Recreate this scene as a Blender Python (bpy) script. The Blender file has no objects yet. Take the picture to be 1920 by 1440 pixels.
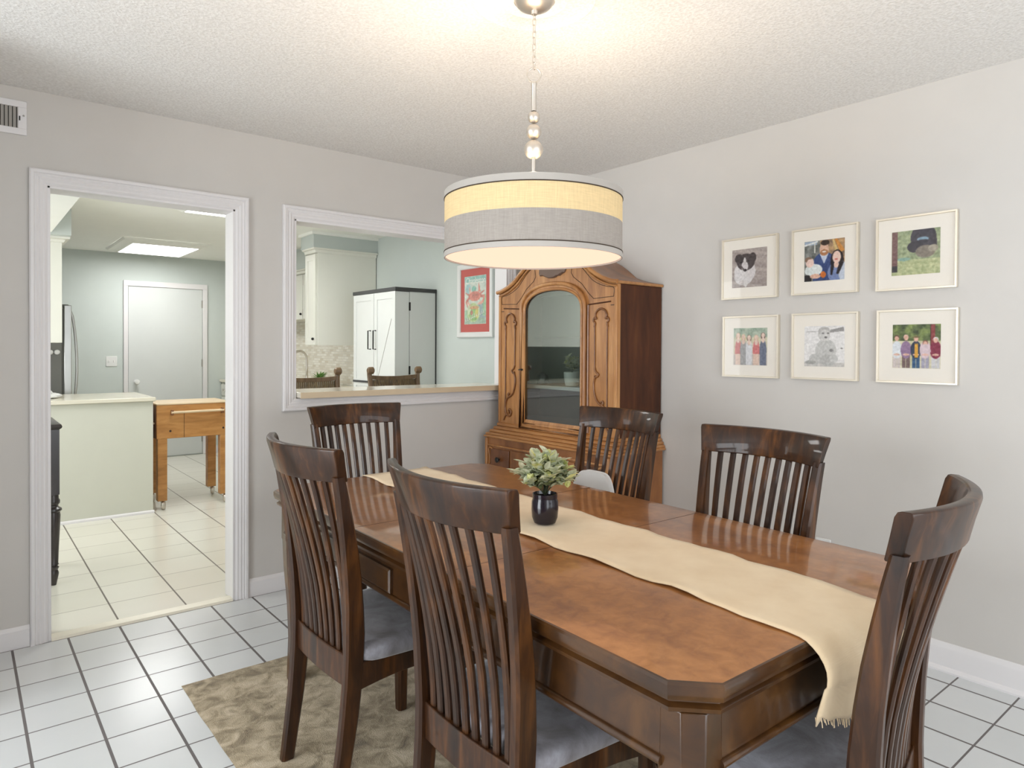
import bpy, bmesh, math, random
from math import sin, cos, pi, radians, sqrt, hypot, atan2, floor as mfloor
from mathutils import Vector, Matrix, noise as mnoise

SC = bpy.context.scene
COL = SC.collection
random.seed(7)

# ------------------------------------------------------------------ camera, world, light, exposure
CAM_H = 1.316
yaw, pit, rol = radians(50.8786), radians(-0.6643), radians(0.3085)
fw = Vector((cos(yaw) * cos(pit), sin(yaw) * cos(pit), sin(pit)))
rt0 = Vector((sin(yaw), -cos(yaw), 0)); up0 = rt0.cross(fw)
rt = rt0 * cos(rol) + up0 * sin(rol); up = up0 * cos(rol) - rt0 * sin(rol)
cam_d = bpy.data.cameras.new('camera'); cam = bpy.data.objects.new('camera', cam_d); COL.objects.link(cam)
cam_d.sensor_width = 36; cam_d.lens = 36 * 1275.48 / 1920; cam_d.shift_y = -51.46 / 1920
cam_d.clip_start = 0.05
cam.matrix_world = Matrix(((rt.x, up.x, -fw.x, 0), (rt.y, up.y, -fw.y, 0), (rt.z, up.z, -fw.z, CAM_H), (0, 0, 0, 1)))
SC.camera = cam
SC.view_settings.view_transform = 'Standard'; SC.view_settings.look = 'None'
SC.view_settings.gamma = 1; SC.view_settings.use_curve_mapping = False
SC.view_settings.exposure = 0.12
W_ = bpy.data.worlds.new('world'); SC.world = W_; W_.use_nodes = True
bg = W_.node_tree.nodes['Background']; bg.inputs[0].default_value = (0.80, 0.90, 1.0, 1); bg.inputs[1].default_value = 1.2


def area(name, loc, look, sx, sy, power, col, spread=180):
    l = bpy.data.lights.new(name, 'AREA'); l.shape = 'RECTANGLE'; l.size = sx; l.size_y = sy
    l.energy = power; l.color = col; l.spread = radians(spread)
    o = bpy.data.objects.new(name, l); COL.objects.link(o); o.location = loc
    o.rotation_euler = Vector(look).to_track_quat('-Z', 'Y').to_euler()
    return o


# daylight through the two windows of the dining room (left side and behind the camera)
area('daylight_left', (-3.06, 1.7, 1.14), (1, 0, -0.04), 2.4, 2.06, 126, (0.92, 0.965, 1.0))
area('daylight_rear', (1.3, -1.76, 1.09), (0, 1, 0.0), 3.0, 2.06, 54, (0.95, 0.975, 1.0))
# daylight through the kitchen windows (out of view, far left of the kitchen)
area('daylight_kitchen', (-1.15, 5.2, 1.5), (1, 0, -0.1), 2.2, 1.4, 34, (1.0, 1.0, 0.98))


# ------------------------------------------------------------------ materials
def lin(c):
    c /= 255.0
    return c / 12.92 if c <= 0.04045 else ((c + 0.055) / 1.055) ** 2.4


def rgb(r, g, b): return (lin(r), lin(g), lin(b), 1)


class Mat:
    def __init__(s, name):
        s.m = bpy.data.materials.new(name); s.m.use_nodes = True
        s.nt = s.m.node_tree; s.b = s.nt.nodes['Principled BSDF']; s.out = s.nt.nodes['Material Output']

    def n(s, t, **kw):
        nd = s.nt.nodes.new(t)
        for k, v in kw.items(): setattr(nd, k, v)
        return nd

    def l(s, a, b): s.nt.links.new(a, b)

    def co(s, scale=(1, 1, 1), kind='Object'):
        tc = s.n('ShaderNodeTexCoord'); mp = s.n('ShaderNodeMapping'); mp.inputs['Scale'].default_value = scale
        s.l(tc.outputs[kind], mp.inputs[0]); return mp.outputs[0]

    def noise(s, vec, scale, detail=4, rough=0.55, dist=0):
        nz = s.n('ShaderNodeTexNoise'); nz.inputs['Scale'].default_value = scale; nz.inputs['Detail'].default_value = detail
        nz.inputs['Roughness'].default_value = rough; nz.inputs['Distortion'].default_value = dist
        s.l(vec, nz.inputs['Vector']); return nz.outputs[0]

    def ramp(s, fac, stops):
        r = s.n('ShaderNodeValToRGB'); e = r.color_ramp.elements
        while len(e) < len(stops): e.new(0.5)
        for k, (p, c) in enumerate(stops): e[k].position = p; e[k].color = c
        s.l(fac, r.inputs[0]); return r.outputs[0]

    def mix(s, fac, a, b, mode='MIX'):
        m = s.n('ShaderNodeMix', data_type='RGBA', blend_type=mode)
        for sock, v in ((m.inputs[0], fac), (m.inputs[6], a), (m.inputs[7], b)):
            if hasattr(v, 'is_linked'): s.l(v, sock)
            else: sock.default_value = v
        return m.outputs[2]

    def math(s, op, a, b=0.0, c=0.0):
        m = s.n('ShaderNodeMath', operation=op)
        for k, v in enumerate((a, b, c)):
            if hasattr(v, 'is_linked'): s.l(v, m.inputs[k])
            else: m.inputs[k].default_value = v
        return m.outputs[0]

    def bump(s, h, strength=0.3, dist=0.01):
        b = s.n('ShaderNodeBump'); b.inputs['Strength'].default_value = strength; b.inputs['Distance'].default_value = dist
        s.l(h, b.inputs['Height']); s.l(b.outputs[0], s.b.inputs['Normal'])

    def set(s, col=None, rough=0.5, metal=0.0, spec=0.5, coat=0.0, coat_r=0.1, sheen=0.0):
        if col is not None:
            if hasattr(col, 'is_linked'): s.l(col, s.b.inputs['Base Color'])
            else: s.b.inputs['Base Color'].default_value = col
        if hasattr(rough, 'is_linked'): s.l(rough, s.b.inputs['Roughness'])
        else: s.b.inputs['Roughness'].default_value = rough
        s.b.inputs['Metallic'].default_value = metal; s.b.inputs['Specular IOR Level'].default_value = spec
        s.b.inputs['Coat Weight'].default_value = coat; s.b.inputs['Coat Roughness'].default_value = coat_r
        s.b.inputs['Sheen Weight'].default_value = sheen
        return s.m


def plain(name, col, rough=0.5, metal=0.0, spec=0.5, var=0.04, bump=0.0, bscale=200):
    M = Mat(name); v = M.co()
    a = tuple(max(0, x * (1 - var)) for x in col[:3]) + (1,); b = tuple(min(1, x * (1 + var)) for x in col[:3]) + (1,)
    c = M.ramp(M.noise(v, 6, 3), [(0.3, a), (0.7, b)])
    if bump: M.bump(M.noise(v, bscale, 2), bump, 0.002)
    return M.set(c, rough, metal, spec)


def wood(name, dark, mid, light, grain=(3, 26, 26), rough=0.3, coat=0.35, fig=0.5, coat_r=0.12, spec=0.5, bmp=0.05):
    M = Mat(name); v = M.co(grain)
    n1 = M.noise(v, 1.6, 8, 0.62, 0.6)
    v2 = M.co(tuple(g * 0.22 for g in grain)); n2 = M.noise(v2, 2.2, 4, 0.5, 1.2)
    f = M.math('ADD', M.math('MULTIPLY', n1, 1 - fig), M.math('MULTIPLY', n2, fig))
    c = M.ramp(f, [(0.34, dark), (0.5, mid), (0.66, light)])
    if bmp: M.bump(n1, bmp, 0.002)
    return M.set(c, rough, 0, spec, coat, coat_r)


def emit(name, col, s):
    M = Mat(name); e = M.n('ShaderNodeEmission'); e.inputs[0].default_value = col; e.inputs[1].default_value = s
    M.l(e.outputs[0], M.out.inputs[0]); return M.m


def tiles(name, tx, ty, t, tile_a, tile_b, grx, gry, wx, wy, rough):
    M = Mat(name); tc = M.n('ShaderNodeTexCoord'); sp = M.n('ShaderNodeSeparateXYZ'); M.l(tc.outputs['Object'], sp.inputs[0])
    dx = M.math('SUBTRACT', sp.outputs[0], tx - 40 * t); dy = M.math('SUBTRACT', sp.outputs[1], ty - 40 * t)
    gx = M.math('PINGPONG', dx, t / 2); gy = M.math('PINGPONG', dy, t / 2)
    mx = M.math('LESS_THAN', gx, wx / 2); my = M.math('LESS_THAN', gy, wy / 2)
    cb = M.n('ShaderNodeCombineXYZ'); M.l(M.math('FLOOR', M.math('DIVIDE', dx, t)), cb.inputs[0]); M.l(M.math('FLOOR', M.math('DIVIDE', dy, t)), cb.inputs[1])
    wn = M.n('ShaderNodeTexWhiteNoise'); M.l(cb.outputs[0], wn.inputs['Vector'])
    nz = M.noise(tc.outputs['Object'], 5, 3)
    c = M.mix(M.math('ADD', M.math('MULTIPLY', wn.outputs[0], 0.5), M.math('MULTIPLY', nz, 0.5)), tile_a, tile_b)
    c = M.mix(my, c, gry); c = M.mix(mx, c, grx)
    g = M.math('MAXIMUM', mx, my)
    M.bump(M.math('SUBTRACT', 1.0, g), 0.35, 0.002)
    return M.set(c, M.math('ADD', M.math('MULTIPLY', g, 0.5), rough), 0, 0.4)


m_wall = plain('greige_wall_paint', rgb(207, 203, 198), 0.75, spec=0.25, var=0.012, bump=0.05, bscale=260)
m_kwall = plain('pale_blue_green_wall_paint', rgb(204, 211, 207), 0.7, spec=0.3, var=0.012)
m_trim = plain('white_trim_paint', rgb(230, 227, 227), 0.35, var=0.01)
m_kwhite = plain('cream_white_cabinet_paint', rgb(229, 228, 218), 0.4, var=0.012)
m_kceil = plain('kitchen_ceiling_paint', rgb(250, 250, 244), 0.85, spec=0.2, var=0.01)
M = Mat('popcorn_ceiling'); v = M.co(); nz = M.noise(v, 95, 3, 0.6)
M.bump(nz, 0.42, 0.010)
m_ceil = M.set(M.ramp(nz, [(0.35, rgb(222, 219, 215)), (0.65, rgb(238, 236, 233))]), 0.95, 0, 0.1)
m_floor = tiles('grey_white_square_tile', 0.1747, 3.4248, 0.204, rgb(208, 211, 212), rgb(222, 224, 224), rgb(112, 107, 106), rgb(112, 107, 106), 0.0095, 0.0065, 0.22)
m_kfloor = tiles('cream_square_tile', 0.592, 3.987, 0.305, rgb(224, 221, 208), rgb(232, 229, 218), rgb(124, 118, 110), rgb(150, 144, 134), 0.0080, 0.0055, 0.2)
m_chair = wood('dark_walnut_gloss', rgb(28, 14, 5), rgb(56, 31, 12), rgb(98, 59, 24), (20, 20, 2.5), 0.42, 0.34, 0.45, 0.07, 0.25, 0.02)
M = Mat('mahogany_table_wood'); na = M.noise(M.co((1, 1, 1)), 26, 5, 0.6, 0.5); nb = M.noise(M.co((3.0, 0.8, 3.0)), 2.4, 3, 0.5, 0.8)
f = M.math('ADD', M.math('MULTIPLY', na, 0.45), M.math('MULTIPLY', nb, 0.55))
m_table = M.set(M.ramp(f, [(0.36, rgb(120, 71, 31)), (0.5, rgb(147, 93, 45)), (0.64, rgb(170, 113, 60))]), 0.3, 0, 0.5, 0.6, 0.07)
m_tedge = wood('dark_mahogany_edge', rgb(38, 22, 9), rgb(66, 40, 17), rgb(96, 62, 27), (6, 6, 6), 0.28, 0.4, 0.5, 0.10, 0.4, 0.0)
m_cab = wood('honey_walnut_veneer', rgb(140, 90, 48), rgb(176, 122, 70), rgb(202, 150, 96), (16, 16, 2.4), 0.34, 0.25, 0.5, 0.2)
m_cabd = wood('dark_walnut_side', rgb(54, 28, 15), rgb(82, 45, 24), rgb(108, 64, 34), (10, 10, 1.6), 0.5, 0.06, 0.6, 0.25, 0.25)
m_cabh = wood('honey_walnut_crossgrain', rgb(140, 90, 48), rgb(172, 118, 66), rgb(196, 144, 90), (2.4, 16, 16), 0.3, 0.3, 0.5, 0.18)
m_carve = wood('walnut_carving', rgb(92, 54, 26), rgb(122, 76, 38), rgb(150, 100, 56), (10, 10, 10), 0.34, 0.3, 0.5, 0.2)
m_stem = plain('dark_green_stem', rgb(52, 60, 38), 0.6)
m_kdoor = plain('white_kitchen_door_paint', rgb(214, 217, 215), 0.45, var=0.01)
m_pen = plain('cream_peninsula_paint', rgb(212, 212, 199), 0.5, var=0.012)
m_cabbase = wood('burl_walnut_veneer', rgb(104, 62, 30), rgb(142, 90, 48), rgb(172, 116, 66), (7, 7, 3), 0.34, 0.3, 0.6, 0.22)
m_inlay = plain('dark_inlay', rgb(52, 30, 18), 0.5)
m_crest = plain('grey_brown_crest', rgb(112, 92, 80), 0.6, var=0.12)
m_butcher = wood('golden_maple', rgb(150, 102, 52), rgb(182, 128, 70), rgb(205, 152, 92), (3, 16, 16), 0.45, 0.1, 0.5)
m_btop = plain('pale_worn_maple_top', rgb(222, 198, 162), 0.5, var=0.05)
m_bside = wood('reddish_maple_side', rgb(96, 56, 34), rgb(122, 76, 46), rgb(146, 96, 60), (3, 16, 16), 0.5, 0.1, 0.5)
m_desk = wood('black_brown_desk_wood', rgb(26, 22, 22), rgb(44, 37, 36), rgb(66, 56, 54), (10, 10, 3), 0.32, 0.3, 0.5)
m_stool = wood('weathered_brown_wood', rgb(88, 66, 44), rgb(118, 92, 64), rgb(142, 116, 86), (20, 20, 4), 0.4, 0.2, 0.5)
m_cane = wood('woven_brown_cane', rgb(70, 54, 34), rgb(112, 90, 58), rgb(150, 126, 86), (60, 60, 4), 0.6, 0, 0.3)
m_counter = plain('cream_stone_counter', rgb(228, 222, 204), 0.18, var=0.03)
m_sill = plain('cream_counter_ledge_stone', rgb(240, 234, 218), 0.12, var=0.02)
m_sedge = plain('tan_counter_edge', rgb(216, 196, 166), 0.3, var=0.02)
m_white = plain('white_plastic', rgb(228, 228, 226), 0.35, var=0.01)
m_boost = plain('light_grey_booster_plastic', rgb(214, 212, 210), 0.4, var=0.01)
m_boostc = plain('cream_booster_shell', rgb(236, 226, 206), 0.4, var=0.01)
m_pant = plain('white_pantry_laminate', rgb(226, 228, 225), 0.45, var=0.01)
m_dark = plain('charcoal_laminate', rgb(66, 66, 66), 0.45, var=0.04)
m_black = plain('black_metal', rgb(34, 33, 32), 0.4, 0.4)
m_steel = plain('brushed_nickel', rgb(212, 206, 198), 0.4, 1.0, var=0.03)
m_fr_side = plain('dark_grey_fridge_side', rgb(112, 112, 108), 0.5, 0.1)
m_fr_gap = plain('fridge_gasket_grey', rgb(88, 88, 84), 0.6)
m_fr_door = plain('stainless_steel', rgb(190, 190, 188), 0.3, 0.85)
m_dkgap = plain('dark_cavity', rgb(40, 38, 36), 0.8)
m_louver = plain('grey_louver_metal', rgb(160, 156, 150), 0.5, 0.2)
m_champ = plain('champagne_metal_frame', rgb(226, 217, 200), 0.32, 0.6, var=0.02)
m_mat = plain('off_white_picture_mat', rgb(242, 236, 226), 0.8, spec=0.2, var=0.008)
m_redmat = plain('coral_red_mat_board', rgb(194, 104, 98), 0.75, spec=0.2, var=0.03)
m_glassk = plain('dishwasher_black_panel', rgb(48, 50, 50), 0.25)
m_cushion_base = None
M = Mat('grey_suede'); v = M.co(); nb = M.noise(v, 9, 5, 0.6, 0.8); nf = M.noise(v, 240, 2)
M.bump(nf, 0.25, 0.002)
m_suede = M.set(M.ramp(nb, [(0.3, rgb(104, 98, 98)), (0.52, rgb(142, 140, 146)), (0.72, rgb(178, 178, 188))]), 0.9, 0, 0.2, sheen=0.5)
M = Mat('beige_patterned_rug_pile'); v = M.co((1, 1, 1)); na = M.noise(v, 15, 6, 0.66, 0.7); nb = M.noise(v, 4.2, 4, 0.6, 0.9); nf = M.noise(v, 320, 2)
f = M.math('ADD', M.math('MULTIPLY', na, 0.65), M.math('MULTIPLY', nb, 0.35))
c = M.ramp(f, [(0.36, rgb(120, 106, 84)), (0.45, rgb(160, 144, 116)), (0.53, rgb(192, 175, 146)), (0.64, rgb(216, 201, 176))])
M.bump(M.math('ADD', M.math('MULTIPLY', na, 1.0), M.math('MULTIPLY', nf, 0.5)), 0.6, 0.012)
m_rug = M.set(c, 0.95, 0, 0.1, sheen=0.2)
M = Mat('tan_burlap_linen'); v = M.co(); wv = M.n('ShaderNodeTexWave'); wv.inputs['Scale'].default_value = 190; wv.bands_direction = 'X'; M.l(v, wv.inputs[0])
wv2 = M.n('ShaderNodeTexWave'); wv2.inputs['Scale'].default_value = 190; wv2.bands_direction = 'Y'; M.l(v, wv2.inputs[0])
nb = M.noise(v, 7, 4)
M.bump(M.math('ADD', wv.outputs[1], wv2.outputs[1]), 0.2, 0.002)
m_runner = M.set(M.ramp(nb, [(0.3, rgb(224, 199, 163)), (0.7, rgb(238, 217, 184))]), 0.9, 0, 0.1, sheen=0.2)


def linen(name, col, tr, a=(4, 4, 90), b=(60, 60, 3)):
    M = Mat(name); n1 = M.noise(M.co(a), 6, 3, 0.6); n2 = M.noise(M.co(b), 6, 3, 0.6)
    f = M.math('MULTIPLY', M.math('ADD', n1, n2), 0.5)
    c = M.ramp(f, [(0.35, tuple(x * 0.8 for x in col[:3]) + (1,)), (0.65, col)])
    M.set(c, 0.85, 0, 0.15)
    t = M.n('ShaderNodeBsdfTranslucent'); M.l(c, t.inputs[0])
    mx = M.n('ShaderNodeMixShader'); mx.inputs[0].default_value = tr
    M.l(M.b.outputs[0], mx.inputs[1]); M.l(t.outputs[0], mx.inputs[2]); M.l(mx.outputs[0], M.out.inputs[0])
    return M.m


m_shade_hi = linen('cream_linen_shade', rgb(236, 212, 164), 0.085)
m_shade_lo = linen('grey_linen_shade', rgb(172, 164, 156), 0.03, (50, 50, 3), (6, 6, 60))
m_shade_trim = plain('grey_shade_trim', rgb(176, 170, 163), 0.8)
m_shade_line = plain('dark_brown_piping', rgb(58, 44, 30), 0.8)
m_shade_in = plain('white_shade_lining', rgb(245, 238, 222), 0.8)
m_diff = emit('lit_shade_diffuser', (1.25, 0.79, 0.575, 1), 1.0)
m_kdiff = emit('lit_kitchen_light_panel', (1.0, 1.0, 0.98, 1), 13.0)
m_leaf = None


def leafmat(name, a, b):
    M = Mat(name); c = M.ramp(M.noise(M.co(), 60, 3), [(0.35, a), (0.65, b)]); M.set(c, 0.55, 0, 0.3)
    t = M.n('ShaderNodeBsdfTranslucent'); M.l(c, t.inputs[0]); mx = M.n('ShaderNodeMixShader'); mx.inputs[0].default_value = 0.25
    M.l(M.b.outputs[0], mx.inputs[1]); M.l(t.outputs[0], mx.inputs[2]); M.l(mx.outputs[0], M.out.inputs[0]); return M.m


m_leaf = leafmat('frosted_sage_leaf', rgb(178, 186, 152), rgb(224, 228, 204))
m_leaf2 = leafmat('yellow_green_bud', rgb(200, 206, 118), rgb(240, 238, 188))
m_leafd = leafmat('deep_green_leaf', rgb(84, 98, 66), rgb(130, 144, 104))
m_leafk = leafmat('kitchen_plant_green', rgb(70, 120, 50), rgb(130, 170, 90))
m_pot = plain('black_glazed_pot', rgb(26, 20, 30), 0.16, spec=0.6)
m_potw = plain('white_glazed_pot', rgb(224, 226, 222), 0.3)
# cabinet glass: thin clear pane with a mirror-like sheen
M = Mat('cabinet_door_glass'); gl = M.n('ShaderNodeBsdfGlossy'); gl.inputs['Roughness'].default_value = 0.02; gl.inputs['Color'].default_value = (0.9, 0.93, 0.92, 1)
tr = M.n('ShaderNodeBsdfTransparent'); tr.inputs[0].default_value = (0.80, 0.84, 0.82, 1)
mx = M.n('ShaderNodeMixShader'); mx.inputs[0].default_value = 0.15
M.l(tr.outputs[0], mx.inputs[1]); M.l(gl.outputs[0], mx.inputs[2]); M.l(mx.outputs[0], M.out.inputs[0]); m_cabglass = M.m
M = Mat('picture_glass'); gl = M.n('ShaderNodeBsdfGlossy'); gl.inputs['Roughness'].default_value = 0.03
tr = M.n('ShaderNodeBsdfTransparent'); fr = M.n('ShaderNodeFresnel'); fr.inputs[0].default_value = 1.45
mx = M.n('ShaderNodeMixShader'); M.l(M.math('MULTIPLY', fr.outputs[0], 0.32), mx.inputs[0]); M.l(tr.outputs[0], mx.inputs[1]); M.l(gl.outputs[0], mx.inputs[2]); M.l(mx.outputs[0], M.out.inputs[0]); m_picglass = M.m
# mosaic backsplash
M = Mat('stone_mosaic_backsplash'); tc = M.n('ShaderNodeTexCoord'); sp = M.n('ShaderNodeSeparateXYZ'); M.l(tc.outputs['Object'], sp.inputs[0])
cb = M.n('ShaderNodeCombineXYZ'); M.l(sp.outputs[1], cb.inputs[0]); M.l(sp.outputs[2], cb.inputs[1])
bk = M.n('ShaderNodeTexBrick'); M.l(cb.outputs[0], bk.inputs['Vector']); bk.inputs['Scale'].default_value = 1
bk.inputs['Color1'].default_value = rgb(240, 236, 226); bk.inputs['Color2'].default_value = rgb(204, 192, 168); bk.inputs['Mortar'].default_value = rgb(206, 200, 188)
bk.inputs['Brick Width'].default_value = 0.085; bk.inputs['Row Height'].default_value = 0.026; bk.inputs['Mortar Size'].default_value = 0.0025
nz = M.noise(tc.outputs['Object'], 12, 3)
m_splash = M.set(M.mix(M.math('MULTIPLY', nz, 0.5), bk.outputs[0], rgb(232, 230, 222)), 0.4)
# painted print: reads colours stored on the mesh faces (the printed picture itself)
M = Mat('printed_photo_paper'); at = M.n('ShaderNodeAttribute'); at.attribute_name = 'ink'; m_print = M.set(at.outputs[0], 0.5, 0, 0.3)
m_letter = plain('white_poster_lettering', rgb(236, 236, 228), 0.7)


# ------------------------------------------------------------------ mesh helpers
class MB:
    def __init__(s): s.v = []; s.f = []

    def add(s, vs, fs):
        o = len(s.v); s.v += [tuple(v) for v in vs]; s.f += [tuple(i + o for i in f) for f in fs]; return s

    def box(s, a, b):
        x0, y0, z0 = (min(p, q) for p, q in zip(a, b)); x1, y1, z1 = (max(p, q) for p, q in zip(a, b))
        return s.add([(x0, y0, z0), (x1, y0, z0), (x1, y1, z0), (x0, y1, z0), (x0, y0, z1), (x1, y0, z1), (x1, y1, z1), (x0, y1, z1)],
                     [(3, 2, 1, 0), (4, 5, 6, 7), (0, 1, 5, 4), (1, 2, 6, 5), (2, 3, 7, 6), (3, 0, 4, 7)])

    def loft(s, rings, close=True, cap=True):
        n = len(rings[0]); vs = [p for r in rings for p in r]; fs = []
        for k in range(len(rings) - 1):
            for i in range(n if close else n - 1):
                j = (i + 1) % n; fs.append((k * n + i, k * n + j, (k + 1) * n + j, (k + 1) * n + i))
        if cap and close:
            fs.append(tuple(reversed(range(n)))); fs.append(tuple((len(rings) - 1) * n + i for i in range(n)))
        return s.add(vs, fs)

    def prism(s, poly, axis, a, b):
        def P(p, h):
            q = list(p); q.insert(axis, h); return tuple(q)
        return s.loft([[P(p, a) for p in poly], [P(p, b) for p in poly]])

    def lathe(s, prof, c=(0, 0, 0), n=28, cap=True):
        rings = [[(c[0] + r * cos(2 * pi * i / n), c[1] + r * sin(2 * pi * i / n), c[2] + z) for i in range(n)] for r, z in prof]
        return s.loft(rings, True, cap)

    def tube(s, path, r, n=10, closed=False, flat=1.0):
        P = [Vector(p) for p in path]; m = len(P)
        R = r if isinstance(r, (list, tuple)) else [r] * m
        T = []
        for i in range(m):
            a = P[(i - 1) % m] if (closed or i > 0) else P[i]; b = P[(i + 1) % m] if (closed or i < m - 1) else P[i]
            T.append((b - a).normalized())
        up_ = Vector((0, 0, 1)) if abs(T[0].z) < 0.9 else Vector((0, 1, 0))
        N = (up_ - T[0] * up_.dot(T[0])).normalized(); rings = []
        for i in range(m):
            N = (N - T[i] * N.dot(T[i])).normalized(); B = T[i].cross(N)
            rings.append([tuple(P[i] + N * (R[i] * cos(2 * pi * k / n)) + B * (R[i] * flat * sin(2 * pi * k / n))) for k in range(n)])
        if closed: rings.append(rings[0]); return s.loft(rings, True, False)
        return s.loft(rings, True, True)

    def sweep(s, path, sec, closed=False, cap=True):
        """sec: list of (a, b): a along in-plane normal, b along z; path is planar in xy (z kept), mitred."""
        P = [Vector(p) for p in path]; m = len(P); rings = []
        for i in range(m):
            a = P[(i - 1) % m] if (closed or i > 0) else None; b = P[(i + 1) % m] if (closed or i < m - 1) else None
            d1 = (P[i] - a).normalized() if a is not None else None; d2 = (b - P[i]).normalized() if b is not None else None
            d1 = d1 or d2; d2 = d2 or d1
            n1 = Vector((d1.y, -d1.x, 0)); n2 = Vector((d2.y, -d2.x, 0)); nn = (n1 + n2).normalized(); k = 1 / max(0.3, nn.dot(n1))
            rings.append([tuple(P[i] + nn * (u * k) + Vector((0, 0, w))) for u, w in sec])
        if closed: rings.append(rings[0]); return s.loft(rings, True, False)
        return s.loft(rings, True, cap)

    def ball(s, c, r, n=20, m=12, sz=1.0):
        return s.lathe([(max(1e-4, r * sin(pi * k / m)), -r * sz * cos(pi * k / m)) for k in range(m + 1)], c, n)

    def xf(s, M): s.v = [tuple(M @ Vector(p)) for p in s.v]; return s

    def make(s, name, mat, parent=None, bevel=0.0, seg=2, smooth=38, sub=0, loc=None):
        me = bpy.data.meshes.new(name); me.from_pydata(s.v, [], s.f); me.update()
        b = bmesh.new(); b.from_mesh(me); bmesh.ops.remove_doubles(b, verts=b.verts, dist=1e-6); bmesh.ops.recalc_face_normals(b, faces=b.faces); b.to_mesh(me); b.free()
        me.materials.append(mat)
        for p in me.polygons: p.use_smooth = True
        if smooth is not None: me.set_sharp_from_angle(angle=radians(smooth))
        o = bpy.data.objects.new(name, me); COL.objects.link(o)
        if parent is not None: o.parent = parent
        if loc: o.location = loc
        if bevel:
            md = o.modifiers.new('bevel', 'BEVEL'); md.width = bevel; md.segments = seg; md.limit_method = 'ANGLE'; md.angle_limit = radians(40)
        if sub:
            md = o.modifiers.new('subdivide', 'SUBSURF'); md.levels = sub; md.render_levels = sub
        return o


def boxo(name, a, b, mat, parent=None, bevel=0.003): return MB().box(a, b).make(name, mat, parent, bevel)


def thing(name, label, cat, loc=(0, 0, 0), rz=0.0, group=None):
    o = bpy.data.objects.new(name, None); COL.objects.link(o); o.empty_display_size = 0.1
    o.location = loc; o.rotation_euler = (0, 0, rz); o['label'] = label; o['category'] = cat
    if group: o['group'] = group
    return o


def tag(o, label, cat, group=None):
    o['label'] = label; o['category'] = cat
    if group: o['group'] = group
    return o


def st(o): o['kind'] = 'structure'; return o


def copy_tree(o, parent=None):
    c = o.copy(); COL.objects.link(c)
    if parent is not None: c.parent = parent
    for ch in list(o.children): copy_tree(ch, c)
    return c


def spline(pts, n=8):
    """Catmull-Rom through the points."""
    P = [Vector(p) for p in pts]; out = []
    for i in range(len(P) - 1):
        a = P[i - 1] if i > 0 else P[i] * 2 - P[i + 1]; d = P[i + 2] if i + 2 < len(P) else P[i + 1] * 2 - P[i]
        b, c = P[i], P[i + 1]
        for k in range(n):
            t = k / n
            out.append(0.5 * ((2 * b) + (c - a) * t + (2 * a - 5 * b + 4 * c - d) * t * t + (3 * b - a - 3 * c + d) * t ** 3))
    out.append(P[-1]); return out


def interp(tab, z):
    for (z0, v0), (z1, v1) in zip(tab, tab[1:]):
        if z <= z1: return v0 + (v1 - v0) * (z - z0) / (z1 - z0)
    return tab[-1][1]


# ------------------------------------------------------------------ room shell
YW, XW, ZC = 3.644, 3.149, 2.434          # back wall with the openings, right wall, ceiling
YK = YW + 0.126                            # kitchen side of that wall
KZ, KY, KX, KL = 2.39, 8.9, 3.2, -1.2     # kitchen ceiling, far wall, right wall, left wall
XL, YR = -3.0, -1.7                        # dining room left and rear walls

st(MB().box((XL, YR, -0.05), (XW + 0.1, YW + 0.002, 0)).make('floor', m_floor))
st(MB().box((KL, YW + 0.002, -0.05), (KX + 0.1, KY + 0.1, 0)).make('floor_kitchen', m_kfloor))
st(MB().box((XL, YR, ZC), (XW + 0.1, YK, ZC + 0.08)).make('ceiling', m_ceil))
st(MB().box((KL, YK, KZ), (KX + 0.1, KY + 0.1, KZ + 0.08)).make('ceiling_kitchen', m_kceil))
D0, D1, DZ = 0.305, 1.112, 2.028           # doorway
P0, P1, PZ0, PZ1 = 1.424, 2.921, 1.036, 2.02   # pass-through
wb = MB()
for a, b in (((XL, 0), (D0, ZC)), ((D0, DZ), (D1, ZC)), ((D1, 0), (P0, ZC)), ((P0, 0), (P1, PZ0)), ((P0, PZ1), (P1, ZC)), ((P1, 0), (XW, ZC))):
    wb.box((a[0], YW, a[1]), (b[0], YW + 0.07, b[1]))
st(wb.make('wall_back', m_wall))
wk = MB()
for a, b in (((KL, 0), (D0, KZ)), ((D0, DZ), (D1, KZ)), ((D1, 0), (P0, KZ)), ((P0, 0), (P1, PZ0)), ((P0, PZ1), (P1, KZ)), ((P1, 0), (KX, KZ))):
    wk.box((a[0], YW + 0.07, a[1]), (b[0], YK, b[1]))
st(wk.make('wall_kitchen_front', m_kwall))
st(MB().box((XW, YR, 0), (XW + 0.1, YW + 0.02, ZC)).make('wall_right', m_wall))
wl = MB()
for a, b in (((YR, 0), (0.5, ZC)), ((0.5, 0), (2.9, 0.1)), ((0.5, 2.2), (2.9, ZC)), ((2.9, 0), (YW, ZC))):
    wl.box((XL - 0.1, a[0], a[1]), (XL, b[0], b[1]))
st(wl.make('wall_left', m_wall))
st(MB().box((-0.32, 2.98, 0), (-0.18, YW, ZC)).make('wall_shade_stub', m_wall))  # short wall out of view, added to shade the left end of the back wall
wr = MB()
for a, b in (((XL, 0), (-0.2, ZC)), ((-0.2, 0), (2.8, 0.05)), ((-0.2, 2.15), (2.8, ZC)), ((2.8, 0), (XW, ZC))):
    wr.box((a[0], YR - 0.1, a[1]), (b[0], YR, b[1]))
st(wr.make('wall_rear', m_wall))
st(MB().box((KX, YK, 0), (KX + 0.1, KY, KZ)).make('wall_kitchen_right', m_kwall))
st(MB().box((KL, KY, 0), (KX + 0.1, KY + 0.1, KZ)).make('wall_kitchen_back', m_kwall))
wkl = MB()
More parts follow.
